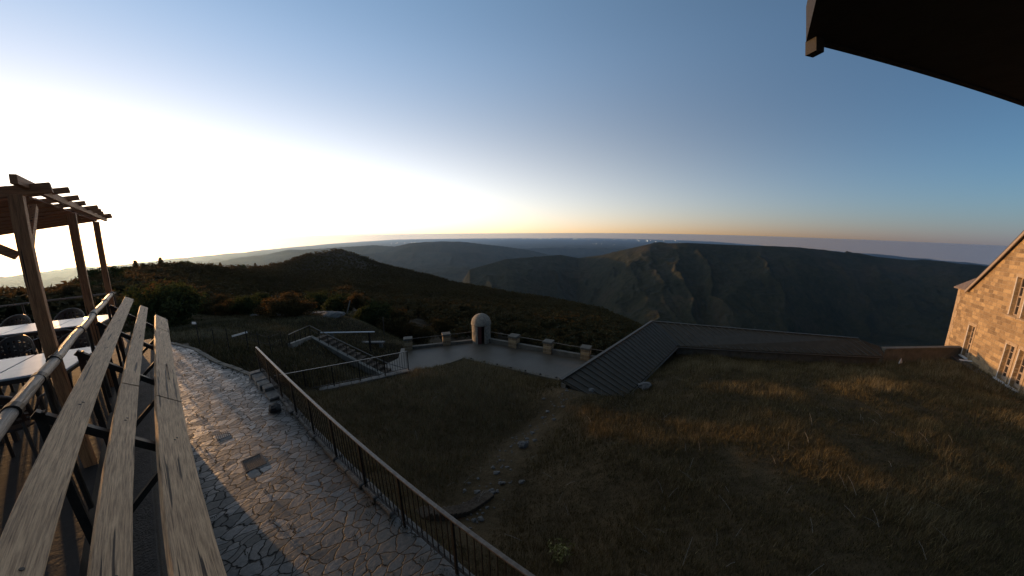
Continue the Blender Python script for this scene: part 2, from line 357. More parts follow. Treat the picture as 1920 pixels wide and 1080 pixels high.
def ground_mat(name, a, b_, c, scale, bd):
    m, t, b = mat(name); v = coords(t)
    n1 = noise(t, v, scale, 8, .65); n2 = noise(t, v, scale*7, 6, .7)
    col = mixc(t, .5, ramp(t, n1, [(.35, a), (.5, b_), (.68, c)]), ramp(t, n2, [(.3, a), (.7, c)]))
    t.links.new(col, b.inputs['Base Color']); b.inputs['Roughness'].default_value = .95; b.inputs['Specular IOR Level'].default_value = .1
    bump(t, b, n2, .9, bd); return m
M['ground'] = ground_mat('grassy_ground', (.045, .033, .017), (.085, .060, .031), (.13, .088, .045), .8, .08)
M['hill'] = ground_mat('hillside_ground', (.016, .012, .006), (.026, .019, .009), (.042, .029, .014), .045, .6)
def mountain_mat():
    m, t, b = mat('mountain_cover'); v = coords(t); L = t.links
    n1 = noise(t, v, .0018, 9, .62, .6); n2 = noise(t, v, .02, 12, .78)
    col = mixc(t, .45, ramp(t, n1, [(.38, (.020, .026, .012)), (.53, (.046, .046, .022)), (.64, (.068, .054, .030))]), ramp(t, n2, [(.38, (.014, .017, .010)), (.66, (.075, .060, .040))]))
    L.new(col, b.inputs['Base Color']); b.inputs['Roughness'].default_value = 1; b.inputs['Specular IOR Level'].default_value = .05
    bump(t, b, n2, .8, 30); return m
M['mountain'] = mountain_mat()

# ------------------------------------------------------------------ frames: t runs along terrace, path and railings; s to the right of it
DX, DY = -0.80177564, 0.59762515
SX, SY = 0.59762515, 0.80177564
def TS(t, s, z=0.0): return (DX*t + SX*s, DY*t + SY*s, z)
RZ = math.atan2(DY, DX)              # local x = t, local y = -s
def ts_of(x, y): return x*DX + y*DY, x*SX + y*SY

# ------------------------------------------------------------------ terrain
def rbf(pts, smooth=.02):
    P = np.array(pts, float); n = len(P)
    def k(r): return np.where(r > 0, r*r*np.log(np.maximum(r, 1e-9)), 0)
    D = np.hypot(P[:, None, 0]-P[None, :, 0], P[:, None, 1]-P[None, :, 1])
    A = np.zeros((n+3, n+3)); A[:n, :n] = k(D)+np.eye(n)*smooth; A[:n, n] = 1; A[:n, n+1] = P[:, 0]; A[:n, n+2] = P[:, 1]; A[n:, :n] = A[:n, n:].T
    c = np.linalg.solve(A, np.concatenate([P[:, 2], [0, 0, 0]]))
    def f(x, y):
        x = np.asarray(x, float); y = np.asarray(y, float); r = c[n] + c[n+1]*x + c[n+2]*y
        for i in range(n): r = r + c[i]*k(np.hypot(x-P[i, 0], y-P[i, 1]))
        return r
    return f
ctrl = [TS(t, 2.3, -5.15) for t in (-9, -5, -2, 1, 4, 7, 10)] + [(-8.9, 10.3, -6.1), (-9.2, 11.5, -6.85), (-5.2, 14.0, -6.85), (-7, 12.6, -6.85),
  (-5.4, 8.0, -5.9), (-4.3, 17.3, -7.9), (-3.5, 20.4, -8.9), (-.3, 18.8, -8.9), (3.2, 16.9, -8.9), (-3.5, 11, -6.7), (-1.5, 14.5, -7.6), (0.3, 12.7, -7.5),
  (0, 3.9, -6.0), (-1.1, 5.5, -6.45), (-.5, 8.2, -7.05), (.85, 11, -7.6), (3.6, 12.2, -7.0), (2.2, 12.2, -6.8), (5.7, 12.5, -7.35),
  (4.2, 3.6, -5.9), (3, 8, -6.5), (6, 10.5, -6.95), (9, 6, -6.2), (8, 13, -7.0), (12, 12.5, -7.0), (10, 17, -7.75), (11.3, 18.5, -7.95), (15, 17.0, -7.9), (20, 15.5, -7.9), (24, 14.8, -7.9),
  (17, 12, -7.05), (10, 0, -6.0), (19, 6.5, -6.7), (26.4, 9.7, -7.65), (31.8, 16, -7.75), (24, 12.5, -7.5), (28, 14, -7.7), (20, -4, -6.5), (0, -6, -5.6), (30, 4, -7.5)]
near_z0 = rbf(ctrl)
def near_z(x, y):
    return near_z0(x, y) + .10*fbm(x*.55, y*.55, 4, 3) + .035*fbm(x*2.7, y*2.7, 3, 9)
def inpoly(x, y, poly):
    r = np.zeros(np.shape(x), bool); n = len(poly)
    for i in range(n):
        x0, y0 = poly[i][:2]; x1, y1 = poly[(i+1) % n][:2]
        c = ((y0 > y) != (y1 > y)) & (x < (x1-x0)*(y-y0)/((y1-y0) if y1 != y0 else 1e-12)+x0); r ^= c
    return r
GP = [TS(-12, 2.12), TS(13.4, 2.12), (-9.95, 11.05), (-5.15, 14.25), (-5.25, 14.6), (-3.45, 20.45), (3.3, 16.85), (4.6, 14.6), (11.05, 21.2), (24.2, 15.8), (28.3, 14.75), (31.9, 16.4), (26.3, 9.8), (18, 0), (14, -9)]
def grid_sheet(name, poly, zf, step, m, drop=None):
    P = np.array([p[:2] for p in poly]); x0, y0 = P.min(0)-step; x1, y1 = P.max(0)+step
    xs = np.arange(x0, x1, step); ys = np.arange(y0, y1, step); X, Y = np.meshgrid(xs, ys); Z = zf(X, Y)
    nx, ny = len(xs), len(ys); idx = np.arange(nx*ny).reshape(ny, nx)
    F = np.stack([idx[:-1, :-1], idx[:-1, 1:], idx[1:, 1:], idx[1:, :-1]], -1).reshape(-1, 4)
    cx = X.ravel()[F].mean(1); cy = Y.ravel()[F].mean(1); F = F[inpoly(cx, cy, poly)]
    used = np.unique(F); mp = np.zeros(nx*ny, int); mp[used] = np.arange(len(used))
    V = np.stack([X.ravel(), Y.ravel(), Z.ravel()], 1)[used]
    return np_mesh(name, V, mp[F], m)
tag(grid_sheet('grass_slope', GP, near_z, .12, M['ground']), kind='structure')

# lower land: everything below and beyond the walls, out to the wooded hill
low_ctrl = [(-13, 13.6, -5.75), (-11.4, 12.2, -5.5), (-16, 16, -6.0), (-10, 11, -6.0), (-8.3, 14, -7.6), (-10.5, 16, -7.7), (-12, 15.5, -6.8), (-14.5, 19, -6.7), (-18, 22, -7.0), (-25, 18, -6.3), (-29, 24, -7.3), (-20, 26, -7.4),
  (-17.4, 28, -7.7), (-11, 25.5, -9.4), (-13.6, 22.5, -8.2), (-8.6, 19.5, -9.6), (-5, 22, -9.7), (3, 20, -9.7), (-10, 31, -12.3), (-3, 34, -15), (6, 31, -15.5), (14, 30, -15.5), (24, 27, -15), (36, 24, -13), (12, 22, -9.5), (22, 18, -9.3),
  (-17, 9.5, -5.2), (-22, 8, -5.4), (-30, 12, -6.2), (-38, 20, -7.2), (-40, 8, -6.6), (-34, 0, -6), (0, 0, -7), (10, 5, -8.5), (20, 10, -9), (0, 10, -8.8), (-6, 6, -6.6), (-10, 0, -7), (30, 10, -9), (0, -15, -7), (-30, -15, -7), (30, -15, -8), (45, 10, -14)]
low0 = rbf(low_ctrl, .1)
AZC = [-180, -100, -67, -63, -61.5, -58.8, -55.5, -53.5, -50.9, -47.6, -43.7, -40.9, -37.9, -34.7, -31, -29.8, -28.2, -24.8, -19.5, -11, -1, 10, 16, 22, 26, 32, 40, 60, 90, 180]
ELC = [-6, -5, -4.7, -5.1, -4.2, -3.5, -2.7, -2.55, -2.8, -3.4, -4.0, -4.15, -3.6, -2.65, -2.22, -2.27, -2.95, -4.3, -6.15, -8.6, -10.8, -12.2, -13.4, -15.1, -16.8, -21, -24, -25, -20, -8]
RCC = [90, 90, 95, 95, 100, 130, 150, 160, 180, 220, 280, 350, 430, 550, 650, 650, 640, 600, 520, 420, 330, 260, 220, 180, 150, 110, 90, 80, 80, 90]
THC = [3, 3, 3, 3, 3.4, 4.2, 4.4, 4.4, 4.4, 4.4, 4.0, 2.5, 1, .4, 0, 0, .5, 3.6, 4.2, 4.2, 4.2, 4.2, 4.2, 4.2, 4.2, 3, 3, 3, 3, 3]
DIP = [0, 0, 0, 0, 0, 0, 1, 2, 4, 8, 12, 16, 20, 24, 26, 26, 26, 22, 14, 8, 4, 2, 0, 0, 0, 0, 0, 0, 0, 0]
def low_z(x, y):
    R = np.hypot(x, y)+1e-6; az = np.degrees(np.arctan2(x, y)); R0 = 40.0
    a0 = np.radians(az); z0 = low0(np.sin(a0)*R0, np.cos(a0)*R0)
    el = np.interp(az, AZC, ELC); rc = np.interp(az, AZC, RCC); th = np.interp(az, AZC, THC); dp = np.interp(az, AZC, DIP)
    zc = rc*np.tan(np.radians(el)) - th
    g = np.clip((R-R0)/(rc-R0), 0, 1)
    zh = z0 + (zc-z0)*g - dp*np.sin(np.pi*g)**1.0*(1-g*.3)
    zh = np.where(R > rc, zc - (R-rc)*.42 - 25*(1-np.exp(-(R-rc)/120.)), zh)
    nz = fbm(x*.012, y*.012, 5, 31)*np.clip((R-60)/200, 0, 1)*7*np.clip(1-g*.75+ (R>rc)*.6, .25, 1) + fbm(x*.09, y*.09, 4, 41)*np.clip((R-35)/60, 0, .8)*.9
    zl = low0(x, y) + .12*fbm(x*.5, y*.5, 4, 5)
    k = np.clip((R-34)/12, 0, 1); k = k*k*(3-2*k)
    return np.where(R < R0, zl, zh+nz)*k + zl*(1-k) if False else (zl*(1-k) + (zh+nz)*k)
def polar(name, az0, az1, naz, Rs, zf, m, rmax=None):
    az = np.radians(np.linspace(az0, az1, naz)); A, R = np.meshgrid(az, Rs); X = np.sin(A)*R; Y = np.cos(A)*R; Z = zf(X, Y)
    idx = np.arange(A.size).reshape(A.shape)
    F = np.stack([idx[:-1, :-1], idx[1:, :-1], idx[1:, 1:], idx[:-1, 1:]], -1).reshape(-1, 4)
    V = np.stack([X.ravel(), Y.ravel(), Z.ravel()], 1)
    if rmax is not None:
        a_ = np.degrees(A.ravel()[F[:, 0]]); F = F[R.ravel()[F[:, 2]] < rmax(a_)]
        used = np.unique(F); mp = np.zeros(len(V), int); mp[used] = np.arange(len(used)); V = V[used]; F = mp[F]
    return np_mesh(name, V, F[:, ::-1], m)
HR = np.concatenate([np.linspace(6, 60, 160), np.geomspace(60.5, 1500, 260)])
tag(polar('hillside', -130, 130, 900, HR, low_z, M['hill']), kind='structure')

# mountains, valleys and the coastal plain
R1A = [-12, -8, -1, 4, 9, 12.4, 16.6, 20.3, 24.7, 30.6, 35.4, 39.2, 42.8, 46.1, 48.7, 52.3, 55.1, 57.7, 60.5, 64.4, 70, 90, 130]
R1E = [-9, -6.6, -4.75, -4.39, -3.95, -4.5, -3.9, -2.87, -1.74, -1.40, -1.48, -1.49, -1.39, -1.44, -1.58, -1.91, -2.1, -2.2, -2.14, -2.3, -2.6, -3, -4]
R1R = [4200, 4300, 4500, 4700, 5000, 5200, 5000, 4800, 4700, 4700, 4800, 4900, 5100, 5300, 5600, 6000, 6200, 6400, 6500, 6600, 6600, 6500, 6500]
R2A = [-100, -75, -60, -52, -47.3, -44.9, -40.7, -37.7, -33, -29.8, -24.6, -21.1, -18.3, -12.7, -8.9, -4.9, -2, 3, 9, 12]
R2E = [-6, -5.5, -5.2, -4.2, -3.13, -2.72, -2.47, -1.92, -2.0, -1.89, -1.72, -2.1, -1.52, -1.33, -1.47, -1.98, -2.3, -3.0, -4.4, -7.5]
def mtn_z(x, y):
    R = np.hypot(x, y)+1e-6; az = np.degrees(np.arctan2(x, y))
    base = np.interp(R, [1200, 2500, 4000, 9000, 20000, 40000, 90000], [-560, -800, -930, -1050, -1180, -1330, -1390])
    n = fbm(x/2600., y/2600., 6, 51); rg = ridged(x/3000., y/3000., 6, 61)
    z = base + np.interp(R, [1500, 5000, 9000, 20000, 35000, 60000], [60, 160, 330, 300, 90, 20])*(rg-.35)*1.5 + np.interp(R, [1500, 9000, 40000], [60, 120, 20])*n
    # long spurred ridge across the valley to the right
    rc = np.interp(az, R1A, R1R); zc = rc*np.tan(np.radians(np.interp(az, R1A, R1E)))
    d = rc - R; dd = np.abs(d)
    u = np.radians(az)*5200; wq1 = 330*fbm(x/700., y/700., 4, 71); wq2 = 160*fbm(x/260., y/260., 3, 73)
    sp = 1-np.abs(vn((u+.42*d+wq1)/900., d/4200.+.3, 81)); sp2 = 1-np.abs(vn((u-.30*d+wq1*.6+wq2)/390., d/1500.+3.5, 83)); sp3 = ridged(x/300.+wq2/300., y/300., 5, 85)
    face = zc - np.where(d > 0, .47*d, .20*dd) + np.clip(dd/700., 0, 1)*((sp-.55)*270 + (sp2-.5)*120 + (sp3-.5)*90) + np.clip(dd/100, 0, 1)*4*vn(x/90., y/90., 87)
    edge = np.clip((az+16)/8, 0, 1)
    face = np.where(edge < 1, face - (1-edge)*900, face)
    z = np.maximum(z, face) if True else z
    z = np.where((d > 0) & (d < 2600) & (edge > .5), np.minimum(np.maximum(z, face), zc - .16*d + 40), z)
    z = np.where((az > -8) & (d < -300) & (R < 22000), np.minimum(z, R*np.tan(np.radians(np.interp(az, R1A, R1E)-.12))), z)
    # blue ridge far to the left
    rc2 = 13500 + 1200*np.sin(np.radians(az*7)); zc2 = rc2*np.tan(np.radians(np.interp(az, R2A, R2E)))
    d2 = np.abs(R-rc2); f2 = zc2 - .30*d2 + np.clip(d2/900., 0, 1)*((ridged(x/1500., y/1500., 5, 91)-.5)*260)
    z = np.where(az < 12, np.maximum(z, f2), z)
    # keep lines of sight to the ridges clear
    z = np.where((az < 12) & (R < 12000), np.minimum(z, R*np.tan(np.radians(np.interp(az, [-70, -20, -6, 2, 12], [-4.6, -3.2, -3.6, -3.9, -3.9])))), z)
    return z
MR = np.geomspace(1250, 88000, 500)
MR = np.unique(np.concatenate([MR, np.linspace(3000, 6800, 240)]))
def far_edge(a):      # the plain fades out sooner to the sides, where the coast and the next ranges close the view
    return 1390/np.tan(np.radians(-np.interp(a, [-115, -67, -63, -53, -42, -32, -21, -6, 14, 34, 43, 48, 56, 64, 115], [-3.6, -3.2, -3.0, -2.6, -1.95, -1.35, -.92, -.91, -.91, -1.08, -1.5, -1.65, -1.9, -2.25, -3.6])))
tag(polar('mountains', -115, 115, 1500, MR, mtn_z, M['mountain'], far_edge), kind='structure')

# ------------------------------------------------------------------ flagstone path (t along, s across)
PATH_Z = -4.6
def path_edge(t):     # right border
    return np.interp(t, [-12, 11.5, 12.2, 13.5, 15, 17.6, 19.6], [2.05, 2.05, 1.75, 1.4, .93, .45, -.35])
def make_path():
    ts = np.arange(-9, 19.7, .12); ns = 36; V = []; 
    for t in ts:
        l = float(np.interp(t, [-9, 11.1, 11.3, 14, 19.7], [-.35, -.35, -2.6, -2.2, -1.6])); r = float(path_edge(t))
        for k in range(ns+1):
            s = l+(r-l)*k/ns; V.append((t, -s, 0))
    V = np.array(V); V[:, 2] = .005*fbm(V[:, 0]*1.3, V[:, 1]*1.3, 3, 7); n = len(ts)
    idx = np.arange(n*(ns+1)).reshape(n, ns+1); F = np.stack([idx[:-1, :-1], idx[:-1, 1:], idx[1:, 1:], idx[1:, :-1]], -1).reshape(-1, 4)
    o = np_mesh('path', V, F[:, ::-1], M['path']); o.location = (0, 0, PATH_Z); o.rotation_euler = (0, 0, RZ); tag(o, kind='structure')
make_path()
def L(t, s, z): return (t, -s, z)
# retaining bank under the path, beside the fence
rw = empty('retaining_wall', (0, 0, 0), RZ, 'rough stone retaining wall under the long iron fence beside the flagstone path', 'wall')
m_ = MB()
for i in range(52):
    t0 = -9+i*.4; m_.box(t0, t0+.395, -2.14-random.uniform(0, .03), -2.06+random.uniform(0, .02), -7.2, PATH_Z-.03)
m_.build('wall_face', M['rock'], rw, .02)
m_ = MB(); t0 = 4.0
while t0 < 12.1:          # raised stone border at the far end of the fence
    ln = random.uniform(.35, .6); w_ = .42 if t0 > 9.5 else .20
    m_.box(t0, min(t0+ln, 12.35)-.02, -2.12, -2.12+w_+random.uniform(-.04, .04), PATH_Z-.02, PATH_Z+.07+random.uniform(0, .03)+(.10 if t0 > 10 else 0)); t0 += ln
m_.build('border_stone', M['rock'], rw, .03)
# low bank along the curved far part of the path
m_ = MB(); pts = [(t, float(path_edge(t))) for t in np.linspace(11.9, 19.6, 26)]
for a, b in zip(pts[:-1], pts[1:]):
    m_.prism([(a[0], -a[1]), (b[0], -b[1]), (b[0]+.02, -b[1]-.16), (a[0]+.02, -a[1]-.16)], -6.5, PATH_Z+.03+random.uniform(-.01, .02))
kb = m_.build('path_kerb', M['concrete'], None, .01, rz=RZ); tag(kb, 'narrow kerb edging the curved far end of the flagstone path', 'kerb')
# earth fill beneath the path so nothing floats
fill = MB().box(-9, 19.4, -.4, 2.3, -7.0, PATH_Z-.12).build('path_bed', M['soil'], None, rz=RZ); tag(fill, kind='structure')
bk = MB()
g_ = empty('drain_grate', TS(7.33, .70, PATH_Z-.017), RZ, 'square dark iron drain grate let into the flagstone path', 'drain')
bk.box(-.24, .24, -.20, -.17, 0, .025).box(-.24, .24, .17, .20, 0, .025).box(-.24, -.21, -.17, .17, 0, .025).box(.21, .24, -.17, .17, 0, .025); bk.build('frame', M['iron'], g_)
bb = MB()
for i in range(9): bb.box(-.205, .205, -.165+i*.038, -.15+i*.038, .002, .022)
bb.build('bars', M['iron'], g_); MB().box(-.2, .2, -.168, .168, .0, .0195).build('pit_shade_slab', M['darkrock'], g_)  # dark slab just under the bar tops stands in for the hole's shade
g2_ = empty('drain_grate', TS(9.0, .38, PATH_Z-.013), RZ, 'smaller worn drain grate farther up the flagstone path, nearer the wooden screen', 'drain')
bk = MB()
for i in range(7): bk.box(-.15, .15, -.13+i*.04, -.112+i*.04, .002, .02)
bk.build('bars', M['iron'], g2_)
rk = MB().rock((0, 0, .08), .17, 1.2, .9, .75, 4).build('loose_stone', M['darkrock'], None, 0, False, TS(9.3, 1.66, PATH_Z)); tag(rk, 'dark loose stone lying on the path border by the iron fence', 'stone')

# ------------------------------------------------------------------ iron fences
def fence(root, p0, p1, zb, h, n_post, bar_step, toprad=.024, post0=0.0, closed_bars=True, skip=()):
    """local frame of root: straight fence from p0 to p1 (x,y) at foot height zb (two values)"""
    p0 = Vector((p0[0], p0[1], zb[0])); p1 = Vector((p1[0], p1[1], zb[1])); Z = Vector((0, 0, 1)); Lg = (p1-p0).length
    MB().beam(p0+Z*h, p1+Z*h, .055, .028).build('top_rail', M['rail_iron'], root, .006)
    if closed_bars: MB().beam(p0+Z*.12, p1+Z*.12, .035, .014).build('bottom_rail', M['iron'], root)
    for i in range(n_post):
        q = p0.lerp(p1, i/(n_post-1)); MB().beam(q-Z*.12, q+Z*(h-.014), .035, .035, (1, 0, 0)).build('post', M['iron'], root)
    if closed_bars:
        nb = int(Lg/bar_step); bars = []
        for i in range(nb):
            f = (i+.5)/nb
            if min(abs(f*(n_post-1)-round(f*(n_post-1))), 1) < .03: continue
            q = p0.lerp(p1, f); bars.append(q)
        for q in bars: MB().beam(q+Z*.127, q+Z*(h-.014), .012, .012, (1, 0, 0)).build('bar', M['iron'], root)
fr = empty('iron_fence', (0, 0, PATH_Z+.02), RZ, 'long dark iron railing running along the right edge of the flagstone path', 'fence')
fence(fr, (.05, -1.99), (12.1, -1.99), (0, 0), 1.03, 11, .122)
ff = Vector((-5.22, 14.14)); fe = Vector((-10.05, 11.05))
fr2 = empty('iron_fence', (0, 0, -6.72), 0, 'iron railing on the low stone wall between the grass slope and the sunken stair court', 'fence')
fence(fr2, (fe.x, fe.y), (ff.x, ff.y), (0, 0), 1.0, 6, .115)
sw = empty('retaining_wall', (0, 0, 0), 0, 'low pale stone wall carrying the railing across the top of the grass slope', 'wall')
d_ = (ff-fe).normalized(); nn = Vector((-d_.y, d_.x)); m_ = MB(); c_ = MB(); k = 0.0; Lw = (ff-fe).length
while k < Lw:
    ln = random.uniform(.3, .6); k1 = min(k+ln, Lw+.05); a = fe+d_*k; b = fe+d_*(k1-.015); o1 = random.uniform(-.03, .03)
    c_.prism([a+nn*(.18+o1), b+nn*(.18-o1), b-nn*(.17+o1), a-nn*.17], -6.84, -6.73+random.uniform(-.01, .02)); k = k1
a = fe; b = ff
m_.prism([a+nn*.14, b+nn*.14, b-nn*.13, a-nn*.13], -9.6, -6.845); m_.build('wall_body', M['concrete'], sw); c_.build('coping', M['rock'], sw, .015)

# ------------------------------------------------------------------ stair court and its walls
S0 = Vector((-13.41, 16.42)); S1 = Vector((-14.0, 19.3)); S2 = Vector((-8.05, 17.95)); S3 = Vector((-6.4, 17.6))
st = empty('stair_wall', (0, 0, 0), 0, 'pale concrete wall beside the stair descending to the plaza', 'wall')
def wallseg(a, b, za, zb, w_=.25, bot=-9.9):
    d = (b-a).normalized(); n2 = Vector((-d.y, d.x)); p = [a+n2*w_/2, a-n2*w_/2, b-n2*w_/2, b+n2*w_/2]
    return MB().prism(p, [bot]*4, [za, za, zb, zb])
wallseg(S0, S1, -6.3, -6.8).build('landing_wall', M['palewall'], st, .02)
wallseg(S1, S2, -6.8, -9.0).build('flight_wall', M['palewall'], st, .02)
sr = empty('stair_railing', (0, 0, 0), 0, 'iron handrail following the concrete stair wall down to the plaza', 'railing')
def V3(a, z): return Vector((a.x, a.y, z))
MB().tube([V3(S0, -5.75), V3(S1, -6.05), V3(S2, -8.05), V3(S3, -8.35)], .03, 8).build('handrail', M['rail_iron'], sr)
for i in range(4):
    f = i/4; q = S0.lerp(S1, f); MB().tube([V3(q, -6.35-.5*f), V3(q, -5.75-.3*f)], .022, 6).build('post', M['iron'], sr)
for i in range(9):
    f = i/8; q = S1.lerp(S2, f); MB().tube([V3(q, -6.85-2.2*f), V3(q, -6.05-2.0*f)], .022, 6).build('post', M['iron'], sr)
MB().tube([V3(S3, -9.3), V3(S3, -8.35)], .022, 6).build('post', M['iron'], sr)
MB().tube([V3(S1, -6.35), V3(S2, -8.45)], .015, 6).build('mid_rail', M['iron'], sr)
# steps
stp = empty('stair', (0, 0, 0), 0, 'worn concrete steps going down behind the stair wall', 'stairs')
dd_ = (S2-S1).normalized(); nn_ = Vector((-dd_.y, dd_.x)); nn_ = nn_ if nn_.y > 0 else -nn_
for i in range(13):
    a = S1+dd_*(i*.47)+nn_*.14; b = S1+dd_*((i+1)*.47)+nn_*.14
    MB().prism([a, b, b+nn_*.95, a+nn_*.95], -9.9, -7.05-i*.175).build('step', M['soil'], stp)

# plaza with parapets
PZ = -9.3
H = Vector((-2.69, 25.45)); PL = Vector((-8.5, 23.5)); PR = Vector((5.6, 21.3)); PR2 = Vector((10.6, 18.8))
C0 = Vector((-5.3, 14.5)); C1 = Vector((-3.46, 20.5)); C2 = Vector((3.25, 16.95)); C3 = Vector((4.9, 15.6))
plz = MB().prism([(-9.2, 23.6), (-8.7, 21.6), (-9.6, 19.6), (-7.9, 17.6), (-5.4, 14.2), (-3.4, 20.2), (3.2, 16.6), (4.8, 15.2), (11, 18.9), (5.7, 21.6), (-2.69, 25.8)][::-1], PZ-.3, PZ)
tag(plz.build('plaza', M['plaza'], None), kind='structure')
cp = empty('curb_wall', (0, 0, 0), 0, 'low grey kerb wall holding the grass slope above the plaza', 'wall')
def coping(a, b, za, zb, w_, par, name='coping', mt='concrete', bot=PZ-.2):
    d = (b-a).normalized(); n2 = Vector((-d.y, d.x)); MB().prism([a+n2*w_/2, a-n2*w_/2, b-n2*w_/2, b+n2*w_/2], [bot]*4, [za, za, zb, zb]).build(name, M[mt], par, .015)
coping(C0, C1, -7.2, -8.72, .22, cp, 'left_section'); coping(C1, C2, -8.72, -8.72, .34, cp, 'right_section'); coping(C2, C3, -8.72, -8.75, .30, cp, 'end_section')
# spaced weep stones / dark pots on the kerb
for i in range(7):
    q = C1.lerp(C2, (i+.6)/7.2); o = MB().rock((0, 0, .03), .07, 1, 1, .8, i+40).build('kerb_stone', M['darkrock'], None, 0, False, (q.x, q.y, -8.72)); tag(o, 'small dark stone set on the plaza kerb, one of a spaced row', 'stone', 'dark stones spaced along the plaza kerb')

pa = empty('parapet', (0, 0, 0), 0, 'low pale parapet around the outer edge of the plaza', 'wall')
def parseg(a, b, h, nm): coping(a, b, PZ+h, PZ+h, .32, pa, nm)
parseg(PL, H-(H-PL).normalized()*.5, .22, 'left_section'); parseg(H+(PR-H).normalized()*.5, PR2, .36, 'right_section')
def pillar(p, lab, w_=.62, h=1.0, rz=0.0):
    e = empty('stone_pillar', (p.x, p.y, PZ), rz, lab, 'pillar', 'square stone pillars around the plaza edge')
    MB().box(-w_/2, w_/2, -w_/2, w_/2, 0, h-.16).build('shaft', M['masonry'], e, .02); MB().box(-w_/2-.05, w_/2+.05, -w_/2-.05, w_/2+.05, h-.16, h).build('cap', M['concrete'], e, .03)
ang = math.atan2((H-PL).y, (H-PL).x); ang2 = math.atan2((PR-H).y, (PR-H).x)
pillar(Vector((-8.5, 23.45)), 'leftmost stone pillar of the plaza edge, at the end of the iron fence', rz=ang)
pillar(Vector((-5.6, 24.6)), 'stone pillar just left of the domed sentry hut', rz=ang)
pillar(Vector((0.16, 24.05)), 'stone pillar just right of the domed sentry hut', .72, rz=ang2)
pillar(Vector((2.85, 22.7)), 'second stone pillar to the right of the sentry hut', .66, rz=ang2)
pillar(Vector((5.5, 21.4)), 'stone pillar nearest the dark metal roof', .66, rz=ang2)
cr_ = empty('parapet_rail', (0, 0, 0), 0, 'thin metal rail strung between the plaza pillars and the hut', 'rail')
MB().tube([(PL.x, PL.y, PZ+.86), (H.x-.5, H.y-.1, PZ+.9)], .032, 6).build('left_rail', M['rail_iron'], cr_); MB().tube([(H.x+.5, H.y-.1, PZ+.9), (5.5, 21.4, PZ+.86), (10.6, 18.85, PZ+.84)], .032, 6).build('right_rail', M['rail_iron'], cr_)
# sentry hut
ht = empty('sentry_hut', (H.x, H.y-.15, PZ), R_(6), 'small round stone sentry hut with a domed top at the plaza corner', 'hut')
R0 = .80
def hut_wall():
    m = MB(); n = 40; a_door = .40; vs = []; hs = [0, .45, .9, 1.35, 1.62]
    ring = []
    a0 = -math.pi/2+a_door; a1 = -math.pi/2-a_door+2*math.pi
    for i in range(n+1): ring.append(a0+(a1-a0)*i/n)
    for h in hs:
        for a in ring: r = R0+.012*math.sin(a*9+h*7); vs.append((r*math.cos(a), r*math.sin(a), h))
    for h in hs:
        for a in ring: vs.append((.60*math.cos(a), .60*math.sin(a), h))
    w_ = n+1; fs = []; o = len(hs)*w_
    for j in range(len(hs)-1):
        for i in range(n): fs.append((j*w_+i, j*w_+i+1, (j+1)*w_+i+1, (j+1)*w_+i)); fs.append((o+j*w_+i, o+(j+1)*w_+i, o+(j+1)*w_+i+1, o+j*w_+i+1))
        fs.append((j*w_, (j+1)*w_, o+(j+1)*w_, o+j*w_)); fs.append((j*w_+n, o+j*w_+n, o+(j+1)*w_+n, (j+1)*w_+n))
    return m.add(vs, fs)
hut_wall().build('wall', M['dome'], ht, 0, False)
m_ = MB(); prof = [(R0-.02, 1.56), (R0+.06, 1.60), (R0+.07, 1.68)] + [((R0+.05)*math.cos(a), 1.70+.82*math.sin(a)) for a in np.linspace(.05, math.pi/2-.02, 10)]
m_.lathe(prof, 36); m_.build('dome', M['dome'], ht, 0, True)
MB().lathe([(.0, 1.69), (R0-.03, 1.69)], 24).build('ceiling', M['darkrock'], ht)
dr = MB().box(-.30, .02, -.70, -.66, .02, 1.62).build('door', M['door_red'], ht); MB().box(-.60, .60, .50, .54, 0, 1.6).build('back_lining', M['darkrock'], ht)

# ------------------------------------------------------------------ metal-roofed gallery (L-shaped) below the mound
ra0, ra1 = Vector((2.20, 12.80, -6.60)), Vector((10.62, 21.95, -6.60)); re0, re1 = Vector((5.72, 13.10, -7.32)), Vector((11.0, 18.65, -7.32))
rb1 = Vector((23.5, 16.75, -6.62)); be1 = Vector((23.85, 15.25, -7.32)); bh = Vector((24.15, 15.75, -6.95))
rf = empty('gallery_roof', (0, 0, 0), 0, 'long low building with an L-shaped dark ribbed metal roof behind the grass mound', 'building')
TH = Vector((0, 0, -.05))
# eave of left wing made parallel to its ridge
rd = (ra1-ra0).normalized(); re0 = ra0 + Vector((rd.y, -rd.x, 0))*2.35 + Vector((0, 0, -.72)) + rd*.4
def slab(a, b, c, d): 
    vs = [a, b, c, d, a+TH, b+TH, c+TH, d+TH]; return MB().add(vs, [(0, 1, 2, 3), (7, 6, 5, 4), (0, 4, 5, 1), (1, 5, 6, 2), (2, 6, 7, 3), (3, 7, 4, 0)])
slab(re0, re1, ra1, ra0).build('left_slope', M['metalroof'], rf); slab(re1, be1, rb1, ra1).build('right_slope', M['metalroof'], rf)
slab(be1, be1+Vector((.5, .35, .05)), bh+Vector((.2, .2, .05)), rb1).build('hip_end', M['metalroof'], rf)
Z3 = Vector((0, 0, .022))
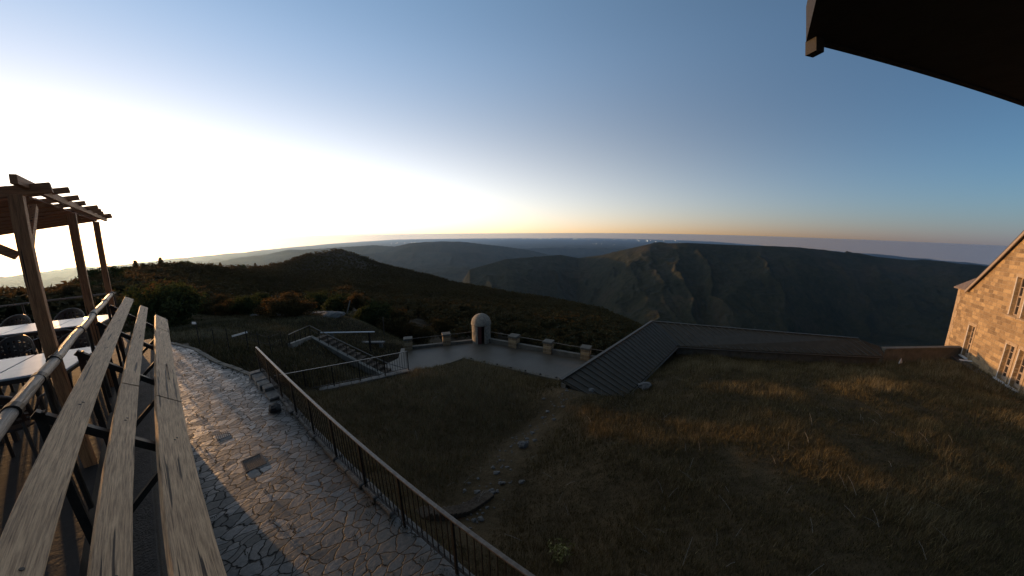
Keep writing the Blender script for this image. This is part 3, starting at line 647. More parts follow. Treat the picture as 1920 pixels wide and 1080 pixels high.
# raised seams: left wing seams cross the slope; right wing likewise
def seamrow(e0, e1, r0, r1, n, nm, ends=(.01, .99), w_=.03, h_=.035):
    for i in range(n):
        f = ends[0]+(ends[1]-ends[0])*i/(n-1); MB().beam(e0.lerp(e1, f)+Z3, r0.lerp(r1, f)+Z3, w_, h_).build(nm, M['seam'], rf)
seamrow(re0, re1, ra0, ra1, 26, 'seam'); seamrow(re1, be1, ra1, rb1, 30, 'seam', (.01, .99), .05, .075)
for i in range(7):
    f = (i+.5)/7; MB().beam(be1.lerp(rb1, f)+Z3+Vector((-.15-.9*f*(1-f)*0, 0, 0)), (be1+Vector((.5, .35, .05))).lerp(bh+Vector((.2, .2, .05)), f)+Z3, .03, .035).build('hip_seam', M['seam'], rf)
MB().beam(ra0+Z3*2, ra1+Z3*2, .16, .05).build('ridge_cap', M['seam'], rf); MB().beam(ra1+Z3*2, rb1+Z3*2, .14, .05).build('ridge_cap', M['seam'], rf); MB().beam(ra1+Z3*2, re1+Z3*2, .10, .04).build('hip_cap', M['seam'], rf)
# outer slope and walls, so it is a building from the side too
nL = Vector((-rd.y, rd.x, 0)); rr = (rb1-ra1); rr.z = 0; rr.normalize(); nR = Vector((-rr.y, rr.x, 0)); nR = nR if nR.y > 0 else -nR
def wq(a, b, za, zb, nm, mt='concrete'):
    d = (b-a); d.z = 0; d.normalize(); n2 = Vector((-d.y, d.x, 0))*.12
    MB().prism([a+n2, a-n2, b-n2, b+n2], [zb]*4, [za]*4).build(nm, M[mt], rf)
ins = Vector((rd.y, -rd.x, 0))
wq(re0-ins*.35, re1-ins*.35-nR*0+nR*.1, -7.42, -9.9, 'wall'); wq(re1+nR*.4, be1+nR*.4, -7.42, -9.9, 'wall'); wq(ra0-nL*.14, ra1-nL*.14, -6.72, -10, 'wall'); wq(ra1-nR*.14, rb1-nR*.14, -6.72, -10, 'wall')
MB().prism([(ra0+rd*.3)[:2], (ra0+rd*.3+ins*2.0)[:2], (ra0+rd*.5+ins*2.0)[:2], (ra0+rd*.5)[:2]], [-10]*4, [-6.74, -7.38, -7.38, -6.74]).build('wall', M['concrete'], rf)
MB().tube([re0+Vector((0, 0, -.09))+ins*.05, re1+Vector((.03, -.03, -.09))], .055, 8).build('gutter', M['seam'], rf); MB().tube([re1+Vector((0, -.05, -.09)), be1+Vector((0, -.05, -.09))], .055, 8).build('gutter', M['seam'], rf)
# courtyard wall right of it
cw = empty('courtyard_wall', (0, 0, 0), 0, 'straight grey wall with a pale coping between the metal roof and the stone house', 'wall')
a, b = Vector((24.5, 15.75)), Vector((29.2, 14.9)); d = (b-a).normalized(); n2 = Vector((-d.y, d.x))
b = Vector((30.9, 15.1)); MB().prism([a+n2*.12, a-n2*.12, b-n2*.12, b+n2*.12], -9.5, -7.02).build('wall_body', M['concrete'], cw); MB().prism([a+n2*.18, a-n2*.18, b-n2*.18, b+n2*.18], -7.018, -6.93).build('coping', M['concrete'], cw)

# ------------------------------------------------------------------ stone house on the right (u along the facade, z up, y inwards)
A0 = Vector((31.82, 16.21)); fd = Vector((-0.6507, -0.7593))
hb = empty('stone_house', (A0.x, A0.y, -7.6), math.atan2(fd.y, fd.x), 'tall sunlit granite house with a steep gable at the right edge', 'house')
# local: x = u, y = outwards(-)/inwards(+)?  rotate so that +y points to the camera side or away
ny = Vector((-fd.y, fd.x))          # local +y in world
TOW = 1 if (Vector((0, 0))-A0).dot(ny) > 0 else -1     # sign of y towards the camera
zb = 7.6
def hz(z): return z+zb
W0, WX, WE = -.6, .9, 15.3; AP = 8.1; EZ = hz(-3.1); AZ = EZ+(AP-WX)*.845
DEP = 9.0*-TOW
openings = [(1.85, 2.55, hz(-7.38), hz(-5.3), 'door', 2, 5), (5.95, 6.70, hz(-7.45), hz(-5.42), 'door', 2, 5), (7.12, 7.87, hz(-7.45), hz(-5.42), 'door', 2, 5), (9.6, 10.35, hz(-7.45), hz(-5.42), 'door', 2, 5),
            (5.40, 6.12, hz(-3.83), hz(-1.68), 'window', 2, 4), (6.42, 7.14, hz(-3.83), hz(-1.68), 'window', 2, 4), (9.3, 10.0, hz(-3.83), hz(-1.68), 'window', 2, 4)]
def facade():
    m = MB()
    us = sorted(set([W0, WX, AP, WE]+[o[0] for o in openings]+[o[1] for o in openings]))
    def top(u): return hz(-3.1) if u <= WX else (EZ+(u-WX)*.845 if u <= AP else EZ+(WE-u)*.845)
    T = .35*-TOW
    for a, b in zip(us[:-1], us[1:]):
        hs = [(-.6, None)]
        cuts = sorted([(o[2], o[3]) for o in openings if o[0] <= a+1e-6 and o[1] >= b-1e-6])
        z = -1.0; segs = []
        for c in cuts: segs.append((z, c[0])); z = c[1]
        for (z0, z1) in segs: m.add([(a, 0, z0), (b, 0, z0), (b, 0, z1), (a, 0, z1)], [(0, 1, 2, 3) if TOW < 0 else (3, 2, 1, 0)])
        m.add([(a, 0, z), (b, 0, z), (b, 0, top(b)), (a, 0, top(a))], [(0, 1, 2, 3) if TOW < 0 else (3, 2, 1, 0)])
    for o in openings:      # reveals
        a, b, z0, z1 = o[:4]; m.add([(a, 0, z0), (b, 0, z0), (b, 0, z1), (a, 0, z1), (a, T, z0), (b, T, z0), (b, T, z1), (a, T, z1)], [(0, 4, 5, 1), (1, 5, 6, 2), (2, 6, 7, 3), (3, 7, 4, 0)])
    # other walls
    m.add([(W0, 0, -1), (W0, 0, EZ), (W0, DEP, EZ), (W0, DEP, -1)], [(0, 1, 2, 3)]); m.add([(WE, 0, -1), (WE, 0, EZ), (WE, DEP, EZ), (WE, DEP, -1)], [(3, 2, 1, 0)])
    m.add([(W0, DEP, -1), (WE, DEP, -1), (WE, DEP, EZ), (AP, DEP, AZ), (WX, DEP, EZ), (W0, DEP, EZ)], [tuple(range(6))])
    return m
facade().build('wall', M['masonry'], hb)
# roof
OV = .22*TOW; k = .845; rt = .13
def roofslab(u0, z0, u1, z1, nm, mt, y0=OV, y1=DEP):
    m = MB(); m.add([(u0, y0, z0), (u1, y0, z1), (u1, y1, z1), (u0, y1, z0), (u0, y0, z0+rt), (u1, y0, z1+rt), (u1, y1, z1+rt), (u0, y1, z0+rt)], [(0, 1, 2, 3), (7, 6, 5, 4), (0, 4, 5, 1), (1, 5, 6, 2), (2, 6, 7, 3), (3, 7, 4, 0)]); return m.build(nm, M[mt], hb)
roofslab(WX-.18, EZ-.18*k+.05, AP, AZ+.05, 'roof', 'slate'); roofslab(WE+.3, EZ-.3*k+.05, AP+.002, AZ+.05, 'roof', 'slate')
# verge board under the roof edge
MB().beam((WX-.15, OV*.9, EZ-.12), (AP, OV*.9, AZ-.0), .05, .16, (0, 0, 1)).build('verge_board', M['frame'], hb); MB().beam((WE+.2, OV*.9, EZ-.12), (AP, OV*.9, AZ), .05, .16).build('verge_board', M['frame'], hb)
# small lower roof at the left shoulder
m = MB(); y1 = -TOW*1.35
m.add([(W0-.18, OV, EZ-.05), (WX+.02, OV, EZ-.05), (WX+.02, y1, EZ+1.20), (W0+.35, y1, EZ+1.20), (W0-.18, -TOW*2.7, EZ-.05), (WX+.02, -TOW*2.7, EZ-.05),
       (W0-.18, OV, EZ+.03), (WX+.02, OV, EZ+.03), (WX+.02, y1, EZ+1.28), (W0+.35, y1, EZ+1.28)], [(6, 7, 8, 9), (0, 1, 7, 6), (0, 6, 9, 4), (1, 5, 8, 7), (9, 8, 5, 4), (0, 4, 5, 1)])
m.build('shoulder_roof', M['rooftile'], hb)
# quoins, sills, frames
for i in range(9):
    wq_ = .52 if i % 2 else .34; MB().box(W0-.012, W0+wq_, min(0, TOW*.02), max(0, TOW*.02), -.3+i*.53, -.3+i*.53+.51).build('quoin', M['quoin'], hb, .01)
for (a, b, z0, z1, kd, nc, nr) in openings:
    yb = -TOW*.16
    fr_ = MB(); bw = .075
    Y0, Y1 = sorted((yb, yb-TOW*.06))
    fr_.box(a, a+bw, Y0, Y1, z0, z1).box(b-bw, b, Y0, Y1, z0, z1).box(a+bw, b-bw, Y0, Y1, z1-bw, z1).box(a+bw, b-bw, Y0, Y1, z0, z0+bw*(2.5 if kd == 'door' else 1))
    wn_ = fr_.build(kd, M['frame'], hb)
    gl = MB(); gy = yb-TOW*.03; gl.add([(a+bw, gy, z0+bw), (b-bw, gy, z0+bw), (b-bw, gy, z1-bw), (a+bw, gy, z1-bw)], [(0, 1, 2, 3)]); gl.build('pane', M['glass'], wn_)
    mu = MB(); mx = (a+b)/2; mu.box(mx-.045, mx+.045, Y0+.005, Y1-.005, z0+bw, z1-bw)
    for r in range(1, nr): zz = z0+(z1-z0)*r/nr; th_ = .05 if (kd == 'window' and r == 2) or (kd == 'door' and r == 2) else .018; mu.box(a+bw, b-bw, Y0+.012, Y1-.012, zz-th_, zz+th_)
    mu.build('glazing_bar', M['frame'], wn_)
    # dressed stone surround (projects slightly) and sill
    s0, s1 = sorted((0, TOW*.03)); su = MB().box(a-.17, a, s0, s1, z0-.02, z1+.2).box(b, b+.15, s0, s1, z0-.02, z1+.2).box(a, b, s0, s1, z1, z1+.2)
    su.build('surround', M['quoin'], hb)
    lt = MB().box(a-.035, a-.005, min(0, TOW*.045), max(0, TOW*.045), z0, z1+.02); lt.build('painted_edge', M['white'], hb)
    q0, q1 = sorted((-TOW*.12, TOW*.12)); MB().box(a-.12, b+.12, q0, q1, z0-.12, z0-.025).build('sill', M['white'] if kd == 'door' else M['quoin'], hb, .01)
# dark drainage strip and gutter at its foot
q0, q1 = sorted((TOW*.02, TOW*.55)); MB().box(-.4, 12, q0, q1, -.25, .015).build('plinth_strip', M['slate'], hb)

# ------------------------------------------------------------------ roof eave over the camera's right shoulder
ev = empty('roof_eave', (2.05, 2.0, 1.36), R_(-84.7+90), 'black overhanging roof eave with a short down-turned end, cut off at the top right corner', 'roof')
# local x along the eave, local y outward; the eave turns through 45 degrees at its corner and runs back overhead
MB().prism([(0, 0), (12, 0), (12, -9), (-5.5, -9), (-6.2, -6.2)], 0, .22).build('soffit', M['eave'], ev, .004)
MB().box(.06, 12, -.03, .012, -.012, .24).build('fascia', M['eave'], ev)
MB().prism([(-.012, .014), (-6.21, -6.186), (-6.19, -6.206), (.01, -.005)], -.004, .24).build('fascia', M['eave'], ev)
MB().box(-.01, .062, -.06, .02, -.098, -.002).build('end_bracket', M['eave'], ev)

# ------------------------------------------------------------------ terrace
TZ = -2.1
tf = MB().prism([(-9, .86), (10.9, .86), (10.9, 14), (-9, 14)], TZ-.25, TZ)
tag(tf.build('terrace_floor', M['deck'], None, rz=RZ), kind='structure')
tw = MB().prism([(-9, .5), (10.9, .5), (10.9, 14), (-9, 14)], -7.5, TZ-.255).build('terrace_wall', M['darkrock'], None, rz=RZ); tag(tw, 'dark masonry wall holding up the café terrace beside the path', 'wall')

# handrail pole
hr = empty('handrail', (0, 0, 0), RZ, 'long round wooden handrail pole with metal collars along the terrace edge', 'handrail')
PS, PZH = -.83, -.90
MB().tube([L(-4+i*.5, PS+.006*math.sin(i*1.7), PZH+.006*math.cos(i*2.1)) for i in range(26)]+[L(8.72, PS, PZH)], .036, 14).build('pole', M['pole'], hr, 0, True)
for t in (1.3, 2.95, 3.55, 4.05, 5.3, 6.3, 7.6, 8.66):
    MB().tube([L(t-.035, PS, PZH), L(t+.035, PS, PZH)], .045, 14).build('collar', M['iron'], hr)
for t in (-.5, 1.6, 3.7, 5.8, 7.9):
    MB().tube([L(t, PS-.02, TZ), L(t, PS-.005, PZH-.03)], .02, 8).build('post', M['iron'], hr)

# slatted screen: three long weathered boards on sloping brackets
sc_ = empty('slatted_screen', (0, 0, 0), RZ, 'three long weathered grey boards running side by side outside the terrace handrail', 'screen')
BD = [((-.652, -.985), (-.533, -1.062), [(-4, 8.62)]), ((-.458, -1.185), (-.350, -1.255), [(-4, 3.86), (3.866, 8.60)]), ((-.262, -1.415), (-.092, -1.555), [(-4, 3.97), (3.978, 7.35), (7.358, 8.66)])]
for bi, (l_, r_, spans) in enumerate(BD):
    lv, rv = Vector((0, -l_[0], l_[1])), Vector((0, -r_[0], r_[1])); wd = (rv-lv).length; c = (lv+rv)/2; up = Vector((1, 0, 0)).cross((rv-lv)).normalized(); up = up if up.z > 0 else -up
    for si, (t0, t1) in enumerate(spans):
        n = max(2, int((t1-t0)/.35)); p0 = Vector((t0, 0, 0))+c; p1 = Vector((t1, 0, 0))+c
        if si: p0 = p0 + up*.004
        o = MB().beam(p0, p1, wd*(1 if si % 2 == 0 else .985), .042, up, n, .018).build('board', M['board'], sc_, .005)
        if bi == 2 and si == 1: MB().beam(Vector((4.55, 0, 0))+c+up*.0225-Vector((0, .022, 0)), Vector((5.2, 0, 0))+c+up*.0225-Vector((0, .012, 0)), .010, .003, up, 6, .5).build('crack', M['eave'], o)
        tt = math.ceil(t0/1.55)*1.55
        while tt < t1-.1:
            for q in (-.022, .022): MB().tube([Vector((tt+q, 0, 0))+c+up*.018+(rv-lv)*(.08 if q > 0 else -.0), Vector((tt+q, 0, 0))+c+up*.0235+(rv-lv)*(.08 if q > 0 else -.0)],  .008, 8).build('bolt', M['iron'], o)
            tt += 1.55
for t in np.arange(-1.55*2, 8.7, 1.55):
    t = float(t)+.012
    m_ = MB(); m_.beam(L(t, PS+.03, -1.0), L(t, -.10, -1.66), .05, .05); m_.build('bracket_arm', M['iron'], sc_)
    MB().beam(L(t, -.80, -2.15), L(t, -.22, -1.62), .04, .04).build('bracket_strut', M['iron'], sc_)
    MB().beam(L(t, PS+.06, TZ-.3), L(t, PS+.06, -1.0), .05, .05, (1, 0, 0)).build('upright', M['iron'], sc_)
MB().beam(L(-4, -.45, -2.42), L(8.6, -.45, -2.42), .02, .02).build('stay_wire', M['iron'], sc_)
MB().tube([L(-4, -.30, -2.0), L(8.6, -.30, -2.0)], .006, 5).build('stay_wire', M['iron'], sc_)

# ------------------------------------------------------------------ pergola
pg = empty('pergola', TS(4.5, -.92, TZ), RZ, 'brown timber pergola over the café tables at the left edge', 'pergola')
def PL_(t, s, z): return (t-4.5, -(s+.92), z-TZ)
SL = .16
def rz_(s): return .50 + SL*(s+.92)
for t in (4.5, 6.9, 9.3):
    MB().beam(PL_(t, -.92, TZ), PL_(t, -.92, .46), .09, .095, (1, 0, 0)).build('post', M['pergola_z'], pg, .006)
    MB().beam(PL_(t, -4.4, TZ), PL_(t, -4.4, -.10), .115, .115, (1, 0, 0)).build('post', M['pergola_z'], pg, .006)
MB().beam(PL_(4.15, -.85, .545), PL_(7.2, -.85, .545), .045, .075).build('beam', M['pergola'], pg, .004); MB().beam(PL_(7.205, -.85, .545), PL_(10.25, -.85, .545), .042, .072).build('beam', M['pergola'], pg, .004)
MB().beam(PL_(3.95, -4.4, -.03), PL_(10.25, -4.4, -.03), .06, .12).build('beam', M['pergola'], pg, .004)
MB().beam(PL_(4.5, -.70, rz_(-.70)-.01), PL_(4.5, -4.8, rz_(-4.8)-.01), .055, .09).build('cross_beam', M['pergola_y'], pg, .004)
for i, t in enumerate((5.35, 6.15, 6.9, 7.6, 8.3, 8.95, 9.55, 10.12)):
    MB().beam(PL_(t, -.70-.03*(i % 3), rz_(-.7)+.07), PL_(t, -4.9, rz_(-4.9)+.07), .05, .06).build('rafter', M['pergola_y'], pg, .004)
for i in range(18):        # boards laid under the rafters' back, overlapping
    t0 = 5.2+i*.275
    MB().beam(PL_(t0+.13, -.98, rz_(-.98)+.024+.006*(i % 2)), PL_(t0+.13, -4.7, rz_(-4.7)+.024+.006*(i % 2)), .262, .02).build('roof_board', M['pergola_y'], pg)
MB().beam(PL_(4.85, -.98, rz_(-.98)+.045), PL_(4.85, -4.6, rz_(-4.6)+.045), .55, .014).build('reed_mat', M['reed'], pg)
MB().beam(PL_(4.5, -.98, -.05), PL_(4.5, -1.55, .36), .05, .07).build('knee_brace', M['pergola_y'], pg)
MB().beam(PL_(5.0, -.92, .40), PL_(4.55, -.92, -.02), .05, .07).build('knee_brace', M['pergola'], pg)

# ------------------------------------------------------------------ café tables and chairs
def table(t, s, w_, d_, phi, lab):
    e = empty('cafe_table', TS(t, s, TZ), RZ+phi, lab, 'table', 'pale café tables in rows on the terrace')
    MB().box(-d_/2, d_/2, -w_/2, w_/2, .725, .75).build('table_top', M['table'], e, .006)
    MB().box(-d_/2+.04, d_/2-.04, -w_/2+.04, w_/2-.04, .665, .724).build('apron', M['chair'], e)
    for a in (-1, 1):
        for b in (-1, 1): MB().beam((a*(d_/2-.06), b*(w_/2-.06), 0), (a*(d_/2-.06), b*(w_/2-.06), .664), .04, .04, (1, 0, 0)).build('leg', M['chair'], e)
    return e
ph1, ph2 = -R_(14), -R_(14)
def row(t, s, n, w_, d_, phi, labs):
    ux, us = math.sin(-phi), -math.cos(phi)
    for i in range(n):
        k = (i+.5)*(w_+.014); table(t+ux*k+math.cos(phi)*d_/2, s+us*k+.0, w_, d_, phi, labs[i])
row(5.50, -.93, 4, .70, .98, ph1, ['pale café table nearest the camera, its end against the handrail', 'pale café table second from the handrail in the near row', 'pale café table third from the handrail in the near row', 'pale café table at the far left end of the near row'])
row(8.36, -.93, 5, .66, .86, ph2, ['pale café table of the far row, its end against the handrail', 'pale café table second from the handrail in the far row', 'pale café table third from the handrail in the far row', 'pale café table fourth from the handrail in the far row', 'pale café table at the far left end of the far row'])

def chair_proto():
    e = empty('cafe_chair', (0, 0, 0))
    # seat: rounded perforated panel, x forward
    m = MB(); n = 20; ring = []
    for i in range(n): a = 2*math.pi*i/n; ring.append((.21*math.copysign(abs(math.cos(a))**.6, math.cos(a)), .22*math.copysign(abs(math.sin(a))**.6, math.sin(a))))
    m.prism(ring, .43, .455); m.build('seat', M['chair'], e, .006)
    # curved back: lattice of small holes, arched top
    m = MB(); nu, nv = 18, 10; T = []
    def bp(u, v, off=0.0):
        a = (u-.5)*2.1; r = .27+off; top = .84-.16*abs((u-.5)*2)**2.2; z = .50+(top-.50)*v; return (-r*math.cos(a)+.04-.05*v, r*math.sin(a), z)
    idx = {}
    for j in range(nv+1):
        for i in range(nu+1):
            idx[(i, j)] = len(m.v); m.v.append(bp(i/nu, j/nv))
    for j in range(nv):
        for i in range(nu):
            if 0 < i < nu-1 and 0 < j < nv-1 and (i % 2 == 1) and (j % 2 == 1): continue
            m.f.append((idx[(i, j)], idx[(i+1, j)], idx[(i+1, j+1)], idx[(i, j+1)]))
    o = m.build('backrest', M['chair'], e, 0, False); so_ = o.modifiers.new('solid', 'SOLIDIFY'); so_.thickness = .010
    MB().tube([bp(0, 0)]+[bp(i/16, 1, .004) for i in range(17)]+[bp(1, 0)], .013, 8).build('back_frame', M['rail_iron'], e, 0, True)
    for sgn in (-1, 1):
        MB().tube([(-.10, sgn*.235, .52), (-.02, sgn*.27, .66), (.16, sgn*.27, .66), (.20, sgn*.24, .44)], .013, 8).build('armrest', M['chair'], e, 0, True)
        MB().tube([(.17, sgn*.18, .44), (.21, sgn*.21, 0)], .016, 8).build('leg', M['chair'], e); MB().tube([(-.16, sgn*.17, .50), (-.22, sgn*.21, 0)], .016, 8).build('leg', M['chair'], e)
    return e
cp0 = chair_proto(); used = False
CH = [(5.02, -1.45, 0, 'dark café chair nearest the camera, its perforated back behind the handrail'), (4.95, -2.25, 3, 'dark café chair at the near row, left of the nearest chair'),
      (5.0, -3.05, -5, 'dark café chair at the left end of the near row'),
      (7.05, -1.25, 180, 'dark café chair between the two table rows, beside the handrail'), (7.55, -2.0, 176, 'dark café chair between the table rows, second from the handrail'), (7.5, -2.85, 184, 'dark café chair between the table rows, third from the handrail'),
      (7.98, -1.40, 2, 'dark café chair tucked to the near side of the far row by the handrail'), (8.25, -2.12, -4, 'dark café chair tucked to the near side of the far row, farther left'), (8.3, -2.9, 5, 'dark café chair at the left end of the far row'),
      (9.95, -1.72, 180, 'dark café chair beyond the far row, nearer the handrail'), (10.05, -2.52, 174, 'dark café chair beyond the far row, farther left'), (5.05, -.98+.02, 95, 'dark café chair standing against the handrail below the near table')]
for i, (t, s, a, lab) in enumerate(CH[:-1]):
    c = cp0 if i == 0 else copy_tree(cp0)
    c.location = TS(t, s, TZ); c.rotation_euler = (0, 0, RZ+R_(a)+(ph1 if t < 8 else ph2)); tag(c, lab, 'chair', 'dark perforated café chairs on the terrace')

# rail across the far end of the terrace
tr = empty('terrace_railing', (0, 0, 0), RZ, 'horizontal-bar railing closing the far end of the café terrace', 'railing')
for z, r in ((-1.10, .022), (-1.38, .012), (-1.62, .012), (-1.86, .012)): MB().tube([L(10.8, -.95, z), L(10.8, -12, z)], r, 6).build('rail' if r < .02 else 'top_rail', M['pole'] if r > .02 else M['iron'], tr)
for s in np.arange(-1.0, -12, -1.45): MB().tube([L(10.8, float(s), TZ), L(10.8, float(s), -1.10)], .02, 6).build('post', M['iron'], tr)

# ------------------------------------------------------------------ small things in the meadow
SK = [((376, 650), (-16.4, 13.35), 'thin dark stake with a white square sign at the bend of the path'), (None, (-15.6, 13.5), 'thin dark stake just right of the white sign'), (None, (-14.6, 13.4), 'dark stake left of the slanting white board'),
      (None, (-13.75, 13.75), 'dark stake holding the upper end of the slanting white board'), (None, (-13.05, 13.75), 'dark stake just right of the slanting white board'), (None, (-12.2, 13.55), 'dark stake halfway to the concrete stair wall'), (None, (-13.7, 16.15), 'dark stake beside the end of the concrete stair wall')]
for i, (_, (x, y), lab) in enumerate(SK):
    z = float(low_z(np.array([x]), np.array([y]))[0])
    e = empty('stake', (x, y, z), 0, lab, 'stake', 'dark stakes across the meadow beyond the path')
    MB().tube([(0, 0, -.2), (.02*math.sin(i), 0, 1.05 if i else 1.3)], .022, 6).build('rod', M['iron'], e)
    if i == 0: MB().box(-.22, .04, -.02, .005, 1.24, 1.36).build('sign_plate', M['white'], e)
wr = MB()
for a, b in zip(SK[:-1], SK[1:]):
    pa_, pb_ = a[1], b[1]; za = float(low_z(np.array([pa_[0]]), np.array([pa_[1]]))[0]); zb_ = float(low_z(np.array([pb_[0]]), np.array([pb_[1]]))[0])
    for h in (.55, .95): wr.tube([(pa_[0], pa_[1]+.024, za+h), (pb_[0], pb_[1]+.024, zb_+h)], .005, 4)
tag(wr.build('fence_wire', M['iron'], None), 'two thin wires strung between the dark meadow stakes', 'wire')
sb = MB().beam((-14.75, 13.86, -5.02), (-13.8, 13.90, -4.78), .05, .09).build('slanting_board', M['white'], None); tag(sb, 'pale board slanting between two of the meadow stakes', 'board')
bp_ = empty('barrier_pole', (-13.9, 21.6, -7.7), math.atan2(-.15, 3.2), 'long pale barrier pole lying level beyond the stair rail', 'barrier')
MB().tube([(-.9, 0, .35), (3.6, 0, .55)], .05, 8).build('pole', M['white'], bp_); MB().box(-.1, .15, -.1, .1, -.4, .34).build('stand', M['concrete'], bp_); MB().box(3.1, 3.2, -.05, .05, -1.0, .5).build('rest', M['iron'], bp_)
bn = empty('stone_bench', (-11.5, 23.4, -9.15), R_(2), 'pale slab bench on the grass left of the plaza pillars', 'bench')
MB().box(-1.0, 1.0, -.2, .2, .40, .50).build('slab', M['rock'], bn, .02); MB().box(-.8, -.6, -.16, .16, -.3, .40).build('leg', M['rock'], bn); MB().box(.6, .8, -.16, .16, -.3, .40).build('leg', M['rock'], bn)
lp = MB().beam((-17.0, 29.6, -7.9), (-16.6, 29.7, -6.6), .10, .10).build('leaning_post', M['rock'], None); tag(lp, 'short pale post leaning on the slope above the stair', 'post')
tp = MB().tube([(-12.6, 28.2, -10.5), (-12.55, 28.2, -7.9)], .05, 6).build('thin_post', M['bark'], None); tag(tp, 'thin dark post standing on the brown slope left of the bushes', 'post')
# rocks: pale outcrops on the meadow, stones by the drain line and at the roof
def zl(x, y): return float(low_z(np.array([x]), np.array([y]))[0])
def zn(x, y): return float(near_z(np.array([x]), np.array([y]))[0])
RK = [(-17.4, 27.6, .8, 'large pale boulder on the slope beside the leaning post'), (-18.6, 29.5, .55, 'pale boulder just above the large boulder'), (-21.5, 30, .6, 'flat pale rock left of the dark round bush'), (-22.5, 27.0, .5, 'pale rock in front of the dark round bush'),
      (-24, 29.5, .5, 'pale rock left of the outcrop'), (-20.4, 33, .7, 'pale rock patch above the dark round bush'), (-23.5, 35, .8, 'highest pale rock of the outcrop'), (-26.0, 27.5, .4, 'lowest small pale rock at the meadow edge')]
for i, (x, y, r, lab) in enumerate(RK):
    o = MB().rock((0, 0, 0), r, 1.4, 1, .45, i+3).build('boulder', M['rock'], None, 0, False, (x, y, zl(x, y)+r*.12)); tag(o, lab, 'rock', 'pale rocks among the meadow bushes')
random.seed(21)
m_ = MB()
gul = [(-1.15, 5.2), (-.9, 6.3), (-.5, 7.6), (0.1, 9.0), (.8, 10.6), (2.2, 12.0), (3.8, 13.0)]
k_ = 0
for i in range(150):
    f = random.random()*(len(gul)-1); j = int(f); f -= j; x = gul[j][0]*(1-f)+gul[j+1][0]*f+random.gauss(0, .32); y = gul[j][1]*(1-f)+gul[j+1][1]*f+random.gauss(0, .22)
    if y < 5.0: continue
    r = random.choice((.02, .025, .03, .03, .045, .07)); m_.rock((x, y, zn(x, y)+r*.3), r, random.uniform(.9, 1.5), 1, .6, i); 
tag(m_.build('rubble', M['rock'], None), 'scattered pale rubble along the gully between the two grass slopes', 'rubble', None, 'stuff')
m_ = MB()
for i in range(16):
    f = i/15; x = -1.9+1.15*f; y = 4.9+1.7*f
    m_.prism([(x-.16, y+.08+.05*math.sin(i)), (x+.09, y-.1), (x+.26, y+.04), (x+.02, y+.25)], zn(x, y)-.2, zn(x, y)+.045)
tag(m_.build('drain_channel', M['soil'], None, .02), 'short grey concrete drain strip lying in the grass beside the path fence', 'channel')
for (x, y, r, lab) in [(3.55, 12.55, .15, 'white broken slab sticking up at the low corner of the metal roof'), (4.75, 12.9, .16, 'small white stone at the foot of the metal roof'), (6.45, 13.35, .26, 'flat pale stone in the dark gap under the roof eave'), (.35, 9.2, .16, 'largest pale stone on the gully bank')]:
    o = MB().rock((0, 0, 0), r, 1.3, .9, .8, int(x*10)).build('stone', M['rock'], None, 0, False, (x, y, zn(x, y)+r*.5)); tag(o, lab, 'stone')
tri = MB().add([(0, 0, 0), (.45, .1, 0), (.1, .02, .4), (.05, .1, 0), (.4, .2, 0)], [(0, 1, 2), (1, 4, 2), (4, 3, 2), (3, 0, 2)]).build('white_slab', M['white'], None, 0, False, (24.9, 14.9, -7.75)); tag(tri, 'small white pointed slab leaning by the courtyard wall', 'slab')
tri = MB().beam((0, 0, 0), (.9, -.75, .03), .12, .05).build('white_kerb', M['white'], None, 0, False, (29.3, 14.2, -7.45)); tag(tri, 'white strip of kerb lying at the corner of the stone house', 'kerb')

# ------------------------------------------------------------------ trees
def leaf_cloud(rng, n_cl, per, rx, rz, cz, leaf, cone=False, seed=0):
    V = []; T = []
    cs = []
    for i in range(n_cl):
        if cone:
            h = rng.rand()**.8; rad = (1-h)*rx*(.6+.5*rng.rand()); a = rng.rand()*6.283; c = np.array([rad*np.cos(a), rad*np.sin(a), cz-rz+2*rz*h]); cr = rx*(.16+.22*(1-h))
        else:
            d = rng.randn(3); d /= np.linalg.norm(d); q = rng.rand()**.4; c = d*q*np.array([rx, rx, rz])*(.72+.35*rng.rand())+[0, 0, cz]; cr = rx*(.18+.16*rng.rand())
        tt = rng.rand(); P = rng.randn(per, 3)*cr*.55*np.array([1, 1, .75])+c
        a = rng.randn(per, 3); a /= np.linalg.norm(a, axis=1)[:, None]; b = rng.randn(per, 3); b = np.cross(a, b); b /= np.linalg.norm(b, axis=1)[:, None]
        s = leaf*(.6+.8*rng.rand(per, 1)); V.append(np.stack([P-a*s, P+b*s*.8, P+a*s], 1).reshape(-1, 3)); T.append(np.repeat(np.clip(tt*.6+.4*rng.rand(per), 0, 1), 3))
    return np.concatenate(V), np.concatenate(T)
def tree_proto(name, kind, seed):
    rng = np.random.RandomState(seed); e = empty(name)
    if kind == 'bush': V, T = leaf_cloud(rng, 46, 130, .95, .62, .62, .055); tops = .5
    elif kind == 'round': V, T = leaf_cloud(rng, 60, 120, .72, .62, 1.25, .05); tops = 1.2
    else: V, T = leaf_cloud(rng, 60, 110, .52, .95, 1.05, .045, True); tops = 1.7
    np_mesh('crown', V, np.arange(len(V)).reshape(-1, 3), M['leaf'] if seed % 2 else M['leaf_green'], False, e, T)
    m = MB(); m.tube([(0, 0, -.15), (.02, .01, tops*.4), (.05, -.02, tops)], [.06, .045, .015], 7)
    for i in range(5):
        a = i*1.3+seed; z = tops*(.3+.12*i); m.tube([(0, 0, z), (.25*math.cos(a), .25*math.sin(a), z+.22), (.45*math.cos(a), .45*math.sin(a), z+.36)], [.028, .018, .006], 5)
    m.build('trunk', M['bark'], e); return e
